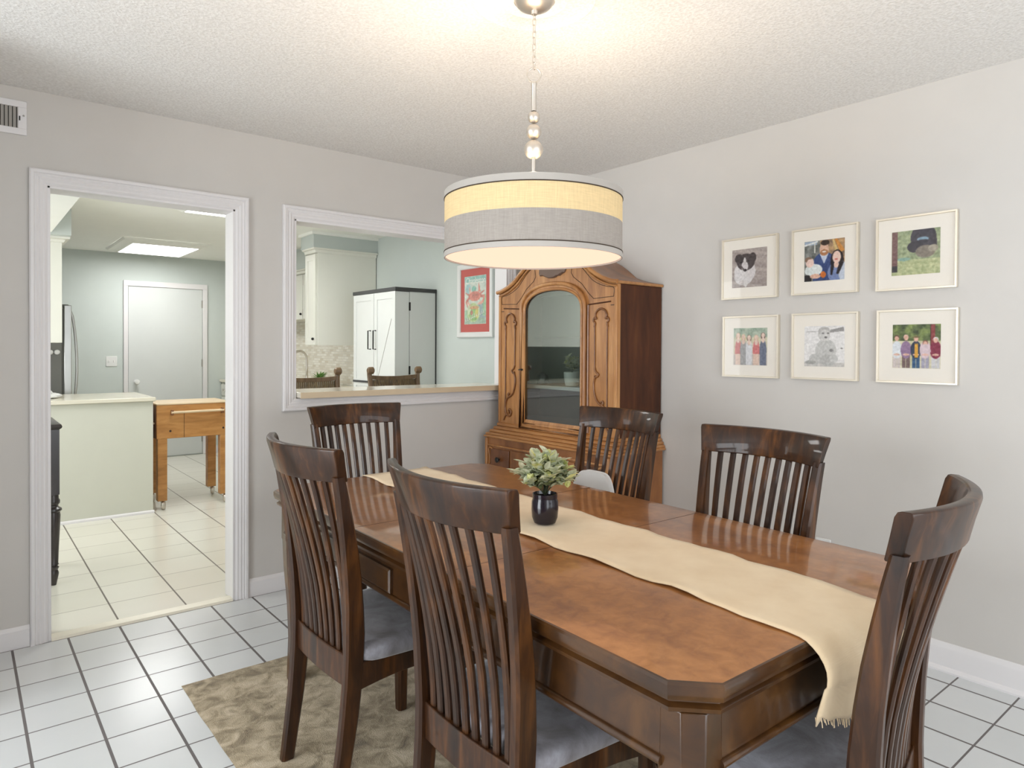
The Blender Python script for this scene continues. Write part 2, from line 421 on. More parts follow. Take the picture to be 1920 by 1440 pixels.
for a, b in (((YK, 0), (4.0, KZ)), ((4.0, 0), (6.4, 0.8)), ((4.0, 2.2), (6.4, KZ)), ((6.4, 0), (KY, KZ))):
    wkl.box((KL - 0.1, a[0], a[1]), (KL, b[0], b[1]))
st(wkl.make('wall_kitchen_left', m_kwall))
# window frames behind the camera
def win(name, axis, fixed, a0, a1, z0, z1):
    w = MB()
    def bx(p, q):
        if axis == 'x': w.box((fixed - 0.05, p[0], p[1]), (fixed - 0.01, q[0], q[1]))
        else: w.box((p[0], fixed - 0.05, p[1]), (q[0], fixed - 0.01, q[1]))
    t = 0.05
    bx((a0, z0), (a1, z0 + t)); bx((a0, z1 - t), (a1, z1)); bx((a0, z0), (a0 + t, z1)); bx((a1 - t, z0), (a1, z1)); m = (a0 + a1) / 2
    bx((m - 0.03, z0), (m + 0.03, z1))
    st(w.make(name, m_trim))
win('window_1', 'x', XL, 0.5, 2.9, 0.1, 2.2); win('window_2', 'y', YR, -0.2, 2.8, 0.05, 2.15)

# baseboards
BS = [(0, 0), (0, 0.094), (-0.004, 0.094), (-0.010, 0.084), (-0.013, 0.078), (-0.013, 0.0)]
def base_x(name, x0, x1, y):   # on the back wall, facing -Y
    st(MB().loft([[(x, y + u, w) for u, w in BS] for x in (x0, x1)]).make(name, m_trim, smooth=25))
base_x('baseboard_back', XL, 0.238, YW); base_x('baseboard_back', 1.172, XW - 0.02, YW)
SHOE = [(0, 0), (0, 0.118), (-0.005, 0.118), (-0.012, 0.104), (-0.014, 0.094), (-0.014, 0.022), (-0.020, 0.018), (-0.026, 0.008), (-0.026, 0)]
st(MB().loft([[(XW + u, y, w) for u, w in SHOE] for y in (YR, YW - 0.015)]).make('baseboard_right', m_trim, smooth=25))

# casings: fluted colonial profile swept round the openings
CP = [(0, 0), (0, -0.018), (0.006, -0.022), (0.016, -0.022), (0.020, -0.016), (0.026, -0.018), (0.034, -0.014), (0.040, -0.016), (0.050, -0.011), (0.056, -0.012), (0.062, -0.009), (0.066, -0.006), (0.066, 0)]
def casing(name, path, closed=False):
    """path in the wall plane (x, z), clockwise seen from the room; profile u runs outward->inward, w out of the wall."""
    P = [Vector((x, z)) for x, z in path]; m = len(P); rings = []
    for i in range(m):
        d1 = (P[i] - P[i - 1]).normalized() if (i or closed) else None
        d2 = (P[(i + 1) % m] - P[i]).normalized() if (i < m - 1 or closed) else None
        d1 = d1 or d2; d2 = d2 or d1
        n1 = Vector((d1.y, -d1.x)); n2 = Vector((d2.y, -d2.x)); nn = (n1 + n2).normalized(); k = 1 / nn.dot(n1)
        rings.append([(P[i].x + nn.x * u * k, YW + w, P[i].y + nn.y * u * k) for u, w in CP])
    if closed: rings.append(rings[0])
    return st(MB().loft(rings, True, not closed).make(name, m_trim, smooth=20))
casing('trim_1', [(0.239, 0), (0.239, DZ + 0.066), (D1 + 0.066, DZ + 0.066), (D1 + 0.066, 0)])
casing('trim_2', [(1.358, 0.97), (1.358, PZ1 + 0.068), (P1 + 0.066, PZ1 + 0.068), (P1 + 0.066, 0.97)], True)
# jamb liners
j = MB()
j.box((D0 - 0.0, YW - 0.004, 0), (D0 + 0.012, YK + 0.002, DZ)); j.box((D1 - 0.012, YW - 0.004, 0), (D1, YK + 0.002, DZ)); j.box((D0, YW - 0.004, DZ - 0.012), (D1, YK + 0.002, DZ))
st(j.make('trim_3', m_trim, bevel=0.002))
j = MB()
j.box((P0, YW - 0.004, PZ0), (P0 + 0.012, YK + 0.002, PZ1)); j.box((P1 - 0.012, YW - 0.004, PZ0), (P1, YK + 0.002, PZ1)); j.box((P0, YW - 0.004, PZ1 - 0.012), (P1, YK + 0.002, PZ1))
st(j.make('trim_4', m_trim, bevel=0.002))
st(MB().prism([(YW - 0.012, 0.0), (YW - 0.004, 0.010), (YW + 0.05, 0.012), (YW + 0.062, 0.002)], 0, D0 + 0.012, D1 - 0.012).make('trim_5', plain('cream_threshold_marble', rgb(236, 231, 214), 0.35)))
# counter ledge on the pass-through half wall
ld = thing('counter_ledge', 'long cream stone ledge topping the half wall of the pass-through opening', 'countertop', ((P0 + P1) / 2, YW, PZ0))
hw = (P1 - P0) / 2 - 0.016
MB().box((-hw, -0.055, 0.004), (hw, 0.31, 0.034)).make('top_slab', m_sill, ld, 0.003)
MB().box((-hw, -0.059, 0.002), (hw, -0.053, 0.035)).make('front_edge', m_sedge, ld, 0.001)

# ------------------------------------------------------------------ rug
RZ = 0.006
rg = MB(); nx, ny = 40, 50
rx0, rx1, ry0, ry1 = 0.665, 2.24, -0.15, 2.84
edge = lambda a: 0.0018 * sin(a * 9.1) + 0.0012 * sin(a * 23.7)
vs = []; fs = []
for jy in range(ny + 1):
    for ix in range(nx + 1):
        u, w = ix / nx, jy / ny; x = rx0 + (rx1 - rx0) * u; y = ry0 + (ry1 - ry0) * w
        if ix in (0, nx): x += edge(y)
        if jy in (0, ny): y += edge(x)
        vs.append((x, y, RZ if 0 < ix < nx and 0 < jy < ny else 0.001))
for jy in range(ny):
    for ix in range(nx): k = jy * (nx + 1) + ix; fs.append((k, k + 1, k + nx + 2, k + nx + 1))
tag(rg.add(vs, fs).make('rug', m_rug), 'large beige and taupe mottled rug under the dining table', 'rug')

# ------------------------------------------------------------------ dining table
TA = radians(-0.9)
tb = thing('dining_table', 'long glossy mahogany dining table with clipped corners and cream runner on top', 'table', (1.452, 1.664, RZ), TA)
TW, TL, TT = 0.519, 1.026, 0.76 - RZ
def octo(w, l, c): return [(-w + c, -l), (w - c, -l), (w, -l + c), (w, l - c), (w - c, l), (-w + c, l), (-w, l - c), (-w, -l + c)]
def ring(w, l, c, z): return [(x, y, z) for x, y in octo(w, l, c)]
cl = 0.066
top = MB().loft([ring(TW - d, TL - d, cl - 0.4 * d, z) for d, z in ((0.0065, TT - 0.020), (0.0065, TT - 0.0004), (0.0075, TT))])
top.make('tabletop', m_table, tb, smooth=25)
mold = MB().loft([ring(TW - d, TL - d, cl - 0.4 * d, z) for d, z in ((0.030, TT - 0.066), (0.024, TT - 0.064), (0.012, TT - 0.056), (0.010, TT - 0.048), (0.018, TT - 0.042), (0.018, TT - 0.036), (0.004, TT - 0.032), (0.002, TT - 0.026), (0.0, TT - 0.020), (0.0, TT - 0.006), (0.003, TT - 0.001), (0.0066, TT - 0.0001))])
mold.make('edge_moulding', m_tedge, tb, smooth=25)
for y0 in (-0.262, 0.262):
    MB().box((-TW + 0.006, y0 - 0.0009, TT - 0.004), (TW - 0.006, y0 + 0.0009, TT + 0.0003)).make('leaf_seam', m_inlay, tb)
ap = MB(); aw, al = TW - 0.034, TL - 0.034
for a, b in (((-aw, -al + 0.07), (-aw + 0.025, al - 0.07)), ((aw - 0.025, -al + 0.07), (aw, al - 0.07)), ((-aw + 0.07, -al), (aw - 0.07, -al + 0.025)), ((-aw + 0.07, al - 0.025), (aw - 0.07, al))):
    ap.box((a[0], a[1], TT - 0.165), (b[0], b[1], TT - 0.06))
ap.make('apron', m_tedge, tb, 0.003)
bd = MB()
for a, b in (((-aw, -al + 0.07), (-aw, al - 0.07)), ((aw, -al + 0.07), (aw, al - 0.07)), ((-aw + 0.07, -al), (aw - 0.07, -al)), ((-aw + 0.07, al), (aw - 0.07, al))):
    bd.tube([(a[0], a[1], TT - 0.163), (b[0], b[1], TT - 0.163)], 0.009, 10)
bd.make('apron_bead', m_tedge, tb)
for sx in (-1, 1): MB().loft([[(sx * (aw + e), y, z) for y, z in ((0.055 + i, TT - 0.150 + i), (0.75 - i, TT - 0.150 + i), (0.75 - i, TT - 0.080 - i), (0.055 + i, TT - 0.080 - i))] for e, i in ((-0.002, 0), (0.010, 0), (0.014, 0.006))]).make('raised_apron_panel', m_tedge, tb, smooth=20)
lw = 0.098
for sx in (-1, 1):
    for sy in (-1, 1):
        def sec(w, c, z, cx=sx * (TW - 0.036 - lw / 2), cy=sy * (TL - 0.036 - lw / 2)): return [(cx + x, cy + y, z) for x, y in octo(w / 2, w / 2, c)]
        MB().loft([sec(0.062, 0.012, 0), sec(0.064, 0.012, 0.012), sec(0.056, 0.012, 0.17), sec(0.066, 0.016, 0.30), sec(0.090, 0.024, 0.45), sec(0.098, 0.026, TT - 0.20), sec(0.104, 0.028, TT - 0.19), sec(0.104, 0.03, TT - 0.062)]).make('leg', m_tedge, tb, 0.002, smooth=25)

# ------------------------------------------------------------------ table runner
def runner():
    NX, pts = 16, []
    y1 = TL + 0.0; yt = -TL - 0.004
    ys = [1.02 - i * 0.05 for i in range(41)]
    RD, DD = 0.062, 0.042
    path = [(y, TT + 0.0035) for y in ys if y > -TL - DD + RD + 0.01]
    for a in range(0, 91, 15): path.append((-TL - DD + RD - RD * sin(radians(a)), TT + 0.0035 - RD * (1 - cos(radians(a)))))
    for k in range(1, 13): path.append((-TL - DD + 0.0015 * k * (k > 2), TT + 0.0035 - RD - 0.0085 * k))
    top, bot = [], []
    L = len(path)
    for i, (y, z) in enumerate(path):
        s = i / (L - 1)
        for k in range(NX + 1):
            u = k / NX * 2 - 1
            cx = interp([(-1.2, -0.034), (-1.0, -0.024), (-0.8, -0.004), (0, 0.010), (0.85, 0.042), (1.2, 0.05)], y)
            hw = 0.163
            x = cx + u * hw
            wv = 0.0
            if abs(u) > 0.85: x += (0.0045 * sin(y * 23 + u) + 0.003 * sin(y * 41 + 2 * u)) * (1 if z > TT - 0.01 else 0.3); wv = max(0, 0.0045 * sin(y * 23 + u * 2 + 1)) if z > TT - 0.005 and y > -TL + 0.06 else 0
            zz = z + wv; yy = y
            hang = max(0, TT - 0.03 - z)
            zz -= 0.30 * hang * (u + 0.4); yy += 0.008 * sin(u * 5 + 0.5) * min(1, hang * 6)
            x += -0.02 * hang + 0.10 * hang * (-u) * 0.25
            if i == L - 1: zz -= 0.004 * sin(u * 31) + 0.012 * (u < -0.9)
            top.append((x, yy, zz))
    n = NX + 1; fs = []
    for i in range(L - 1):
        for k in range(NX): a = i * n + k; fs.append((a, a + 1, a + n + 1, a + n))
    return MB().add(top, fs)
ru = runner().make('table_runner', m_runner, None, smooth=70)
sd = ru.modifiers.new('thickness', 'SOLIDIFY'); sd.thickness = 0.0022; sd.offset = 1
ru.location = tb.location; ru.rotation_euler = tb.rotation_euler
tag(ru, 'tan burlap runner laid lengthwise down the dining table, frayed end hanging over', 'table runner')
fr_ = MB(); random.seed(3)
for k in range(70):
    u = k / 69 * 2 - 1; x = -0.029 + u * 0.160; y0 = -TL - 0.024 + 0.0065 * sin(u * 5 + 0.5); zb_ = TT - 0.157 - 0.039 * (u + 0.4); l = random.uniform(0.008, 0.022)
    fr_.tube([(x, y0, zb_), (x + random.uniform(-.004, .004), y0 - random.uniform(0, .004), zb_ - l)], 0.0011, 4)
fr_.make('frayed_fringe', m_runner, ru)

# ------------------------------------------------------------------ dining chairs
YPROF = [(0, -0.238), (0.1, -0.222), (0.2, -0.207), (0.3, -0.196), (0.42, -0.188), (0.55, -0.190), (0.7, -0.204), (0.85, -0.228), (0.95, -0.248), (1.04, -0.270), (1.1, -0.285)]
XPROF = [(0, 0.172), (0.45, 0.186), (0.95, 0.213), (1.04, 0.220), (1.1, 0.224)]
YP = spline([(0, y, z) for z, y in YPROF], 4); YTAB = [(p.z, p.y) for p in YP]
yb = lambda z: interp(YTAB, z)
xb = lambda z: interp(XPROF, z)
def sect(cx, cy, w, d, z, r=0.2):
    a, b = w / 2, d / 2; c = min(a, b) * r * 2
    return [(cx - a + c, cy - b, z), (cx + a - c, cy - b, z), (cx + a, cy - b + c, z), (cx + a, cy + b - c, z), (cx + a - c, cy + b, z), (cx - a + c, cy + b, z), (cx - a, cy + b - c, z), (cx - a, cy - b + c, z)]
def make_chair(label):
    t = thing('dining_chair', label, 'chair', group='matching slat-back dining chairs')
    for s in (-1, 1):
        zs = [0, 0.06, 0.12, 0.2, 0.28, 0.36, 0.44, 0.5, 0.58, 0.66, 0.74, 0.82, 0.9, 0.955]
        MB().loft([sect(s * xb(z), yb(z), 0.030, interp([(0, 0.040), (0.3, 0.054), (0.5, 0.058), (0.75, 0.046), (0.955, 0.030)], z), z) for z in zs]).make('rear_post', m_chair, t, smooth=35)
    for s in (-1, 1):
        MB().loft([sect(s * 0.203, 0.198, w, w, z) for z, w in ((0, 0.034), (0.02, 0.036), (0.3, 0.046), (0.40, 0.046))]).make('front_leg', m_chair, t, smooth=35)
    # seat frame with softly arched side and front rails
    fm = MB()
    for s in (-1, 1):
        top, bot = [], []
        for k in range(11):
            u = k / 10; y = -0.19 + u * 0.385; x = s * (0.186 + u * 0.017); lo = 0.338 + 0.022 * sin(pi * u)
            fm_ = [(x - 0.011, y, lo), (x + 0.011, y, lo), (x + 0.011, y, 0.418), (x - 0.011, y, 0.418)]; top.append(fm_)
        fm.loft(top)
    rr = []
    for k in range(11):
        u = k / 10 * 2 - 1; lo = 0.338 + 0.022 * (1 - u * u); rr.append([(u * 0.2, 0.190, lo), (u * 0.2, 0.190, 0.418), (u * 0.2, 0.212, 0.418), (u * 0.2, 0.212, lo)])
    fm.loft(rr); fm.make('seat_frame', m_chair, t, 0.002)
    # cushion: rounded trapezoid, domed
    def outl(k, z):
        P = []; n = 40
        for i in range(n):
            a = 2 * pi * i / n; cx, cy = cos(a), sin(a); e = 0.22
            x = (abs(cx) ** e) * (1 if cx > 0 else -1); y = (abs(cy) ** e) * (1 if cy > 0 else -1)
            hw = (0.214 + 0.030 * (y + 1) / 2) * k; P.append((x * hw, 0.034 + y * 0.212 * k, z - (0.0 if y < 0.5 else 0.006 * (y - 0.5))))
        return P
    cu = MB().loft([outl(0.95, 0.416), outl(0.99, 0.424), outl(1.0, 0.438), outl(0.985, 0.452), outl(0.93, 0.463), outl(0.75, 0.471), outl(0.45, 0.475), outl(0.12, 0.476)])
    cu.make('seat_cushion', m_suede, t, smooth=None)
    # top rail, bowed back in plan
    N = 20; rings = []
    for k in range(N + 1):
        u = k / N * 2 - 1; r = []
        for z, th, ex in ((0.940, 0.024, 0.000), (0.944, 0.028, 0.001), (0.986, 0.028, 0.006), (1.024, 0.030, 0.011), (1.033, 0.024, 0.012), (1.035, 0.014, 0.012)):
            hw = xb(z) + 0.008 + ex; y = yb(z) - 0.066 * (1 - u * u) + 0.008
            r.append((u * hw, y + th / 2, z))
        r2 = []
        for z, th, ex in ((1.035, 0.014, 0.012), (1.033, 0.024, 0.012), (1.024, 0.030, 0.011), (0.986, 0.028, 0.006), (0.944, 0.028, 0.001), (0.940, 0.024, 0.0)):
            hw = xb(z) + 0.008 + ex; y = yb(z) - 0.066 * (1 - u * u) + 0.008
            r2.append((u * hw, y - th / 2, z))
        rings.append(r + r2)
    MB().loft(rings).make('top_rail', m_chair, t, 0.002, smooth=35)
    rings = []
    for k in range(13):
        u = k / 12 * 2 - 1; x = u * (xb(0.40) - 0.006); y = yb(0.40) - 0.010 * (1 - u * u)
        rings.append([(x, y - 0.013, 0.345), (x, y + 0.011, 0.345), (x, y + 0.011, 0.434), (x, y - 0.013, 0.436)])
    MB().loft(rings).make('lower_rail', m_chair, t, 0.003, smooth=35)
    for i in range(9):
        u = -0.80 + 1.6 * i / 8; rings = []
        for z in (0.43, 0.48, 0.535, 0.6, 0.66, 0.72, 0.78, 0.84, 0.9, 0.955):
            c = interp([(0.43, 0.010), (0.6, 0.022), (1.0, 0.066)], z); x = u * (xb(z) - 0.004); y = yb(z) - c * (1 - u * u)
            rings.append(sect(x, y, 0.0215, 0.014, z, 0.3))
        MB().loft(rings).make('slat', m_chair, t, smooth=35)
    return t
CH = [((1.047, 1.949), -89.2, 'slat-back dining chair on the left long side, farther from the camera'),
      ((1.093, 1.257), -90.0, 'slat-back dining chair on the left long side, nearest the camera with grey seat'),
      ((1.480, 2.748), 180.0, 'slat-back dining chair at the far head of the table before the pass-through'),
      ((2.061, 2.082), 90.1, 'slat-back dining chair in front of the china cabinet holding the white booster seat'),
      ((1.862, 1.272), 87.5, 'slat-back dining chair against the right wall below the framed photos'),
      ((1.433, 0.766), 9.5, 'slat-back dining chair at the near head, by the hanging runner end')]
ch0 = None
for (p, a, lab) in CH:
    c = make_chair(lab) if ch0 is None else copy_tree(ch0)
    ch0 = ch0 or c
    c.location = (p[0], p[1], RZ + 0.002); c.rotation_euler = (0, 0, radians(a)); c['label'] = lab

# ------------------------------------------------------------------ booster seat on the chair by the cabinet
bs = thing('booster_seat', 'white plastic child booster seat standing on the dining chair by the china cabinet', 'booster seat', (2.045, 2.135, RZ + 0.002 + 0.4775), radians(90))
def shell(off, zt):
    P = []
    for k in range(25):
        a = k / 24; x = -0.138 + 0.276 * a; u = 2 * a - 1
        P.append((x, zt * (1 - abs(u) ** 4.5 * 0.55)))
    return P
rings = []
for d, inset in ((-0.150, 0.0), (-0.146, -0.006), (-0.128, -0.006), (-0.124, 0.0)):
    ring_ = [(x * (1 + inset * 2), d - 0.04 * (z / 0.30), z + inset) for x, z in shell(0, 0.283)] + [(0.138, d, 0.02), (-0.138, d, 0.02)]
    rings.append(ring_)
MB().loft(rings).make('backrest', m_boost, bs, 0.004, smooth=50)
MB().prism([(-0.132, 0.0), (0.132, 0.0), (0.120, 0.07), (-0.120, 0.07)], 1, -0.15, 0.09).make('seat_base', m_boost, bs, 0.012)
for s in (-1, 1):
    MB().loft([[(s * 0.118, y, 0.05), (s * 0.134, y, 0.05), (s * 0.134, y, z), (s * 0.118, y, z)] for y, z in ((-0.165, 0.17), (-0.15, 0.165), (-0.10, 0.14), (0.0, 0.11), (0.05, 0.085), (0.08, 0.075))]).make('side_wing', m_boostc, bs, 0.005)

# ------------------------------------------------------------------ potted plant on the runner
pl = thing('potted_plant', 'small frosted green artificial plant in a black glazed pot on the runner', 'plant', (1.428, 1.588, 0.7685))
MB().lathe([(0.026, 0.0), (0.034, 0.003), (0.0405, 0.02), (0.0425, 0.045), (0.0415, 0.07), (0.0385, 0.078), (0.0395, 0.084), (0.0395, 0.094), (0.0365, 0.095), (0.034, 0.085), (0.001, 0.084)], n=36).make('pot', m_pot, pl, smooth=30)
def leaf(mb, base, d, ln, wd, curl=0.15, up_=Vector((0, 0, 1))):
    d = d.normalized(); s = d.cross(up_)
    s = s.normalized() if s.length > 0.05 else d.cross(Vector((1, 0, 0))).normalized()
    n = s.cross(d); rows = []
    for k in range(7):
        t = k / 6; w = wd * (sin(pi * min(1, t * 0.93 + 0.05)) ** 0.75); c = base + d * (ln * t) + n * (-curl * ln * t * t)
        rows.append([tuple(c - s * w + n * w * 0.35), tuple(c), tuple(c + s * w + n * w * 0.35)])
    vs = [p for r in rows for p in r]; fs = []
    for k in range(6):
        for i in range(2): fs.append((k * 3 + i, k * 3 + i + 1, k * 3 + i + 4, k * 3 + i + 3))
    mb.add(vs, fs)
def foliage(mbs, stem_mb, c, n, h, spread, ln, wd, seed, lean=1.0):
    R = random.Random(seed)
    for i in range(n):
        a = i * 2.39996 + R.uniform(-.3, .3); k = sqrt((i + 0.5) / n); out = k * spread; hh = h * (1.0 - 0.55 * k * k) * R.uniform(0.82, 1.05)
        tip = c + Vector((cos(a) * out, sin(a) * out, hh)); mid = c + Vector((cos(a) * out * 0.35, sin(a) * out * 0.35, hh * 0.6))
        P = spline([c, mid, tip], 5); stem_mb.tube(P, 0.0012, 5)
        for j in range(4, len(P)):
            for q in range(3):
                b = P[j]; th = R.uniform(0, 2 * pi); tg = (P[j] - P[j - 1]).normalized()
                dv = (Vector((cos(th), sin(th), R.uniform(-0.2, 0.9))) + tg * 0.7); m = mbs[0]
                r = R.random()
                if r < 0.16: m = mbs[1]
                elif r > 0.86 and j < 7: m = mbs[2]
                leaf(m, b, dv, ln * R.uniform(0.7, 1.2), wd * R.uniform(0.7, 1.15), R.uniform(-0.1, 0.35))
fl, fb, fd, sm = MB(), MB(), MB(), MB()
foliage((fl, fb, fd), sm, Vector((0, 0, 0.085)), 26, 0.128, 0.090, 0.042, 0.0115, 5)
fl.make('leaves', m_leaf, pl, smooth=60); fb.make('young_leaves', m_leaf2, pl, smooth=60); fd.make('lower_leaves', m_leafd, pl, smooth=60); sm.make('stems', m_stem, pl)
R = random.Random(11)
for (bx_, by_, bz) in ((-0.03, -0.045, 0.150), (0.02, -0.035, 0.165), (0.045, -0.055, 0.115), (-0.07, -0.01, 0.14), (0.0, 0.0, 0.195)):
    bm_ = MB()
    for q in range(6): leaf(bm_, Vector((bx_, by_, bz)), Vector((cos(q * 1.05), sin(q * 1.05), 1.3)), 0.026, 0.010, -0.25)
    bm_.make('bud', m_leaf2, pl, smooth=60)

# ------------------------------------------------------------------ pendant lamp
LX, LY = 1.4377, 1.6635
lamp = thing('pendant_lamp', 'large two-tone linen drum pendant lamp hanging over the dining table', 'lamp', (LX, LY, 0))
MB().lathe([(0.064, ZC - 0.0005), (0.064, ZC - 0.004), (0.061, ZC - 0.010), (0.050, ZC - 0.022), (0.030, ZC - 0.031), (0.011, ZC - 0.034), (0.009, ZC - 0.045), (0.001, ZC - 0.046)][::-1], n=40).make('canopy', m_steel, lamp, smooth=40)
chain = MB(); zt_, zb_ = ZC - 0.040, 2.215; nl = 9; pit_ = (zt_ - zb_) / nl
for i in range(nl):
    zc_ = zt_ - pit_ * (i + 0.5); hh = pit_ * 0.5 + 0.0022; a0 = 0.35 + (pi / 2 if i % 2 else 0); pth = []
    for k in range(20):
        a = 2 * pi * k / 20; ux = 0.0052 * sin(a) if True else 0; uz = hh * cos(a); ux = 0.0055 * max(-1, min(1, 1.5 * sin(a)))
        pth.append((ux * cos(a0), ux * sin(a0), zc_ + uz))
    chain.tube(pth, 0.0013, 6, True)
chain.make('chain', m_steel, lamp)
MB().tube([(0.022 * cos(2 * pi * k / 28) * 0.78, -0.022 * cos(2 * pi * k / 28) * 0.62, 2.195 + 0.023 * sin(2 * pi * k / 28)) for k in range(28)], 0.0026, 8, True).make('ring', m_steel, lamp)
MB().lathe([(0.001, 2.080), (0.0085, 2.080), (0.0080, 2.160), (0.010, 2.166), (0.009, 2.172), (0.001, 2.174)], n=20).make('rod', m_steel, lamp, smooth=35)
for z, r in ((2.060, 0.0195), (2.014, 0.0245), (1.957, 0.0305)): MB().ball((0, 0, z), r).make('ball', m_steel, lamp, smooth=None)
MB().lathe([(0.001, 1.80), (0.0065, 1.80), (0.0065, 1.93), (0.001, 1.931)], n=16).make('stem', m_steel, lamp)
sp_ = MB().lathe([(0.001, 1.866), (0.030, 1.866), (0.034, 1.870), (0.034, 1.878), (0.001, 1.879)], n=24)
for k in range(3):
    a = 2 * pi * k / 3 + 0.5; sp_.tube([(0, 0, 1.812), (0.2815 * cos(a), 0.2815 * sin(a), 1.806)], 0.0025, 6)
sp_.make('spider_fitting', m_white, lamp, smooth=35)
SR = 0.2845
def band(name, z0, z1, mat, r=SR, th=0.002): return MB().lathe([(r - th, z0), (r, z0), (r, z1), (r - th, z1), (r - th, z0)], n=96, cap=False).make(name, mat, lamp, smooth=40)
band('upper_shade_band', 1.713, 1.790, m_shade_hi); band('lower_shade_band', 1.622, 1.713, m_shade_lo)
band('top_trim', 1.790, 1.812, m_shade_trim, SR + 0.0012, 0.0034); band('bottom_trim', 1.604, 1.622, m_shade_trim, SR + 0.0012, 0.0034)
band('upper_piping', 1.7885, 1.7915, m_shade_line, SR + 0.0022, 0.003); band('lower_piping', 1.6205, 1.6235, m_shade_line, SR + 0.0022, 0.003)
MB().lathe([(0.001, 1.609), (SR - 0.004, 1.609), (SR - 0.004, 1.612), (0.001, 1.612)], n=96).make('diffuser', m_diff, lamp, smooth=40)
for k in range(3):
    a = 2 * pi * k / 3 + 0.2; bl = bpy.data.lights.new('bulb_light', 'POINT'); bl.energy = 6.2; bl.color = (1.0, 0.84, 0.64); bl.shadow_soft_size = 0.03
    bo = bpy.data.objects.new('bulb_light', bl); COL.objects.link(bo); bo.location = (0.10 * cos(a), 0.10 * sin(a), 1.735); bo.parent = lamp
    MB().ball((0.10 * cos(a), 0.10 * sin(a), 1.68), 0.024, 16, 10, 1.2).make('bulb', m_white, lamp, smooth=None)
md_ = MB().lathe([(0.200, ZC - 0.0005), (0.200, ZC - 0.003), (0.194, ZC - 0.006), (0.186, ZC - 0.004), (0.110, ZC - 0.004), (0.104, ZC - 0.007), (0.096, ZC - 0.004), (0.066, ZC - 0.004), (0.066, ZC - 0.0005)][::-1], (LX, LY, 0), 64, cap=False)
tag(md_.make('ceiling_medallion', m_ceil, smooth=40), 'faint white round ceiling medallion around the pendant lamp canopy', 'ceiling medallion')

# ------------------------------------------------------------------ china cabinet in the corner (local x = viewer's right, y = into the wall)
CC = thing('china_cabinet', 'tall antique walnut china cabinet with arched glass door in the corner', 'china cabinet', (2.77, 3.02, 0), radians(-90))
HB = 0.372                                     # depth to the wall
OUT = [(0.522, 1.675), (0.49, 1.679), (0.455, 1.688), (0.41, 1.704), (0.365, 1.726), (0.327, 1.750), (0.29, 1.780), (0.255, 1.806), (0.215, 1.832), (0.17, 1.856), (0.12, 1.874), (0.06, 1.886), (0.0, 1.890)]
OUT = OUT + [(-x, z) for x, z in reversed(OUT[:-1])]
def arch(hw, z0, zs, rise, n=20, p=2.3):
    """closed outline: bottom, sides, basket arch."""
    pts = [(-hw, z0), (hw, z0)]
    for k in range(n + 1):
        a = pi * k / n; c, s_ = cos(a), sin(a)
        pts.append((hw * (abs(c) ** (2 / p)) * (1 if c >= 0 else -1), zs + rise * (s_ ** (2 / p))))
    return pts
def plate_hole(outer, hole, y0, y1, name, mat, parent):
    """front plate between an outer outline and an inner hole (both closed), filled by bridging with bmesh."""
    b = bmesh.new(); eds = []
    for poly in (outer, hole):
        vs = [b.verts.new((x, y0, z)) for x, z in poly]
        eds += [b.edges.new((vs[i], vs[(i + 1) % len(vs)])) for i in range(len(vs))]
    r = bmesh.ops.triangle_fill(b, use_beauty=True, use_dissolve=False, edges=eds)
    fc = [g for g in r['geom'] if isinstance(g, bmesh.types.BMFace)]
    e = bmesh.ops.extrude_face_region(b, geom=fc); bmesh.ops.translate(b, verts=[g for g in e['geom'] if isinstance(g, bmesh.types.BMVert)], vec=(0, y1 - y0, 0))
    bmesh.ops.recalc_face_normals(b, faces=b.faces); me = bpy.data.meshes.new(name); b.to_mesh(me); b.free(); me.materials.append(mat)
    o = bpy.data.objects.new(name, me); COL.objects.link(o); o.parent = parent; return o
DOOR_O = arch(0.288, 0.815, 1.545, 0.165)
front_o = [(-0.522, 0.83), (0.522, 0.83)] + OUT
plate_hole(front_o, [(x, max(z, 0.835)) for x, z in arch(0.278, 0.835, 1.545, 0.155)], 0.0, 0.020, 'hutch_front', m_cab, CC)
# sides, back, bottom, inner shelf
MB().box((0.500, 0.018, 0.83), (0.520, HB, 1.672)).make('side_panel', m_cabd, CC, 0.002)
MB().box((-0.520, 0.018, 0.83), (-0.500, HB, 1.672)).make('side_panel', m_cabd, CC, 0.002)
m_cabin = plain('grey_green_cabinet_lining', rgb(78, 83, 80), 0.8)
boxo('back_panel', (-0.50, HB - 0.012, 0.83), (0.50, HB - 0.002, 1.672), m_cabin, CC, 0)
boxo('shelf', (-0.50, 0.29, 1.385), (0.50, HB - 0.014, 1.395), m_cabglass, CC)
boxo('low_shelf', (-0.50, 0.10, 1.062), (0.50, HB - 0.014, 1.085), m_white, CC)
boxo('painted_dark_sheet', (-0.50, HB - 0.03, 0.86), (0.50, HB - 0.013, 1.06), plain('painted_darkness', rgb(22, 22, 21), 0.8), CC, 0)  # black sheet painting in the darkness seen low in the door glass
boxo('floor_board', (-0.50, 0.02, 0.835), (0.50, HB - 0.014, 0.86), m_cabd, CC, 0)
# arched bonnet roof running back to the wall
rf = MB(); rings = []
for y in (-0.012, HB):
    dz = lambda z: -0.024 * min(1, max(0, (z - 1.69) / 0.06)) * (y > 0.1)
    rings.append([(x, y, z + 0.001 + dz(z)) for x, z in OUT] + [(x, y, z + 0.015 + dz(z)) for x, z in reversed([(a * 1.012, c) for a, c in OUT])])
rf.loft(rings).make('bonnet_roof', m_cabbase, CC, smooth=50)
